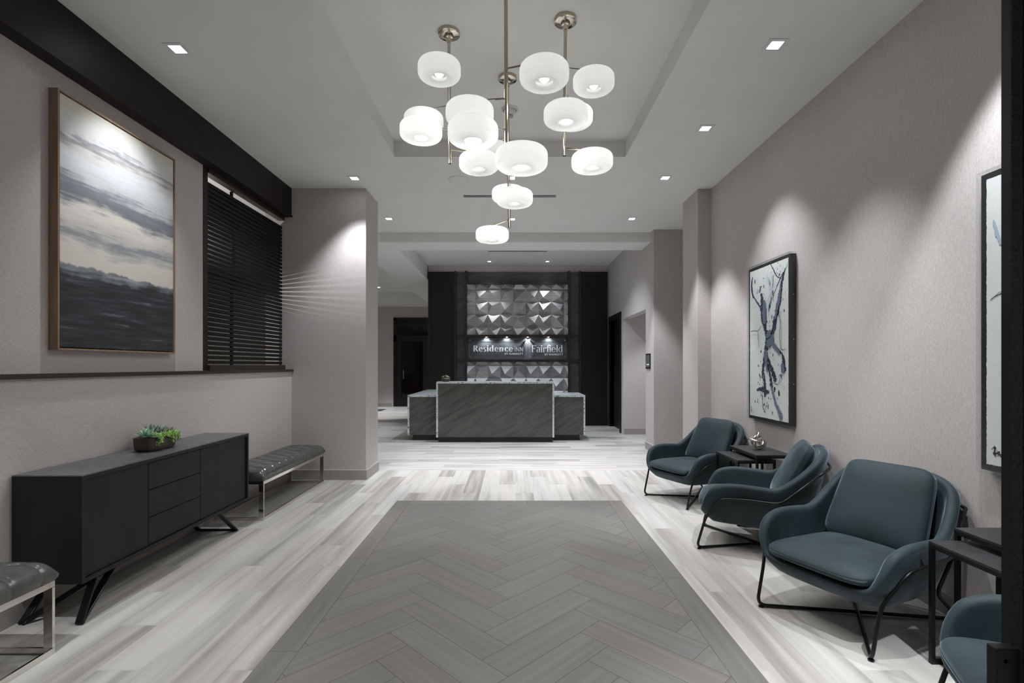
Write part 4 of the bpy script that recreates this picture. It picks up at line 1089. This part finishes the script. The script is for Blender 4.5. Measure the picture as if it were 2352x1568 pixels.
# ------------------------------------------------------------------ nesting tables
def make_table(label, x0, x1, y0, y1, z):
    t = thing('side_table', ((x0+x1)/2, (y0+y1)/2, 0), label, 'side table', 'black nesting side tables')
    MB().box(x0, x1, y0, y1, z-.012, z).build('table_top', M_tabletop, t, bevel=.001)
    b = .018
    mb = MB().box(x0, x1, y0, y0+b, z-.012-b, z-.012).box(x0, x1, y1-b, y1, z-.012-b, z-.012).box(x0, x0+b, y0+b, y1-b, z-.012-b, z-.012).box(x1-b, x1, y0+b, y1-b, z-.012-b, z-.012)
    mb.build('apron_frame', M_black, t)
    for x in (x0, x1-b):
        for y in (y0, y1-b): MB().box(x, x+b, y, y+b, 0, z-.012-b).build('leg', M_black, t)
    MB().box(x0+b, x1-b, y1-b, y1, 0, b).build('floor_rail', M_black, t); MB().box(x0+b, x1-b, y0, y0+b, 0, b).build('floor_rail', M_black, t)
    return t
for dy, a, b in ((0, 'low black nesting table between the two farther armchairs', 'taller black nesting table carrying the silver knot'),
                 (-2.46, 'low black nesting table beside the nearest armchairs', 'taller black nesting table at the right picture edge')):
    make_table(a, 1.965, 2.30, 4.362+dy, 4.822+dy, .574)
    make_table(b, 2.105, 2.425, 4.31+dy, 4.845+dy, .628)
# silver knot
kn = thing('knot_sculpture', (2.255, 4.60, .628), 'hammered silver knot ornament standing on the taller side table', 'ornament')
pts = []
for k in range(120):
    a = 2*PI*k/120
    x = math.sin(a)+2*math.sin(2*a); y = math.cos(a)-2*math.cos(2*a); z = -math.sin(3*a)*1.5
    pts.append(Vector((x, y, z))*.0245)
R_ = Matrix.Rotation(1.15, 3, 'X') @ Matrix.Rotation(.4, 3, 'Z'); R_ = Matrix.Rotation(.6, 3, 'Z') @ R_
pts = [R_ @ p for p in pts]; zmin = min(p.z for p in pts); pts = [p+Vector((0,0,-zmin+.0115)) for p in pts]
MB().tube(pts, .0115, 12, closed=True).build('knot_loop', M_silver, kn, smooth=True, world=False)
pts2 = [Vector((.048*math.cos(a), .020*math.sin(2*a), .048*math.sin(a)+.082)) for a in [2*PI*k/60 for k in range(60)]]
MB().tube(pts2, .0105, 12, closed=True).build('knot_loop', M_silver, kn, smooth=True, world=False)

# ------------------------------------------------------------------ doors, plaque
d1 = tag(bpy.data.objects.new('door_1', None), kind='structure'); link(d1); d1.location = (2.30, 10.95, 0)
XW = 2.262
mb = MB().box(XW-.022, XW+.10, 10.35, 10.45, 0, 2.515).box(XW-.022, XW+.10, 11.52, 11.62, 0, 2.515).box(XW-.022, XW+.10, 10.45, 11.52, 2.415, 2.515)
mb.build('door_frame', M_darkv, d1)
MB().box(XW+.085, XW+.13, 10.45, 11.52, 0.005, 2.415).build('door_leaf', M_darkv, d1)
h_ = MB(); h_.tube(fillet([(XW+.085, 10.53, .99), (XW+.02, 10.53, .99), (XW+.02, 10.66, .99)], .02), .009, 8).build('door_handle', M_alu, d1, smooth=True)
MB().lathe([(.0001,0),(.035,0),(.035,.012),(.0001,.014)], (XW+.085, 10.53, 1.10), 16, Matrix.Rotation(-PI/2, 4, 'Y') @ Matrix.Diagonal((2.2,1,1,1))).build('lock_plate', M_alu, d1, smooth=True)
d2 = tag(bpy.data.objects.new('door_2', None), kind='structure'); link(d2); d2.location = (-3.4, 17.1, 0)
fx0, fx1 = -4.04, -1.95
mb = MB().box(fx0, fx0+.10, 17.06, 17.2, 0, 3.03).box(fx1-.1, fx1, 17.06, 17.2, 0, 3.03).box(fx0, fx1, 17.06, 17.2, 2.93, 3.03).box(fx0, fx1, 17.06, 17.2, 2.22, 2.42).box(fx0+.1, fx0+.26, 17.08, 17.18, 0, 2.22).box(fx0+1.0, fx0+1.2, 17.08, 17.18, 0, 2.22).box(fx0+.26, fx1, 17.08, 17.18, 0, .28)
mb.build('door_frame', M_black, d2)
MB().box(fx0+.1, fx1, 17.11, 17.13, .28, 2.93).build('glass', M_glassdark, d2)
MB().box(-3.7, -3.68, 17.02, 17.05, .95, 1.25).build('door_handle', M_alu, d2)
d3 = tag(bpy.data.objects.new('door_3', None), kind='structure'); link(d3); d3.location = (.93, .85, 0)
MB().box(.899, .99, .86, .92, 0, 2.6).build('door_stile', M_black, d3)
mb = MB(); rr = random.Random(2)
z = .0
mb.box(.8925, .8995, .875, .895, 0, 2.6)
while z < 2.6:
    for k in range(3):
        y = .872+rr.random()*.024; l_ = .0045+rr.random()*.0035
        mb.add([(.899, y-.0012, z-.0012), (.899, y+.0012, z), (.899, y, z+.0016), (.8925-l_*.45, y+rr.uniform(-.003,.003), z+rr.uniform(-.003,.003))], [(0,1,3),(1,2,3),(2,0,3)])
    z += .0022
mb.build('brush_seal', M_brush, d3)
mb = MB().box(.852, .899, .88, .90, H-.590, H-.498); mb.build('guide_bracket', mat('dark_bracket', (.022,.022,.024), .5, .5), d3, bevel=.002)
MB().lathe([(.0001,0),(.004,0),(.004,-.002),(.0001,-.002)], (.868,.88,H-.520), 10, Matrix.Rotation(PI/2, 4, 'X')).build('screw', M_black, d3)
MB().lathe([(.0001,0),(.004,0),(.004,-.002),(.0001,-.002)], (.868,.88,H-.568), 10, Matrix.Rotation(PI/2, 4, 'X')).build('screw', M_black, d3)
# plaque
pq = thing('wall_plaque', (2.25, 8.29, 1.34), 'small grey and black wall plaque on the rear right pier', 'sign')
MB().box(XW-.014, XW, 8.165, 8.425, 1.345, 1.595).build('plate', M_black, pq, bevel=.001)
MB().box(XW-.018, XW-.014, 8.175, 8.415, 1.37, 1.57).build('face', noisy('plaque_grey', (.08,.085,.08), (.12,.125,.115), (20,20,20), .4), pq)
mb = MB()
for k in range(5): mb.box(XW-.0195, XW-.018, 8.20+.03*k, 8.222+.03*k, 1.405, 1.425)
mb.build('label_text', M_paper, pq)
# floor mat in the far lobby
o = tag(MB().box(-5.6, -4.02, 15.3, 16.0, .001, .009).build('door_mat', mat('mat_charcoal', (.04,.04,.045), .9)), 'dark floor mat in the far left lobby', 'mat')
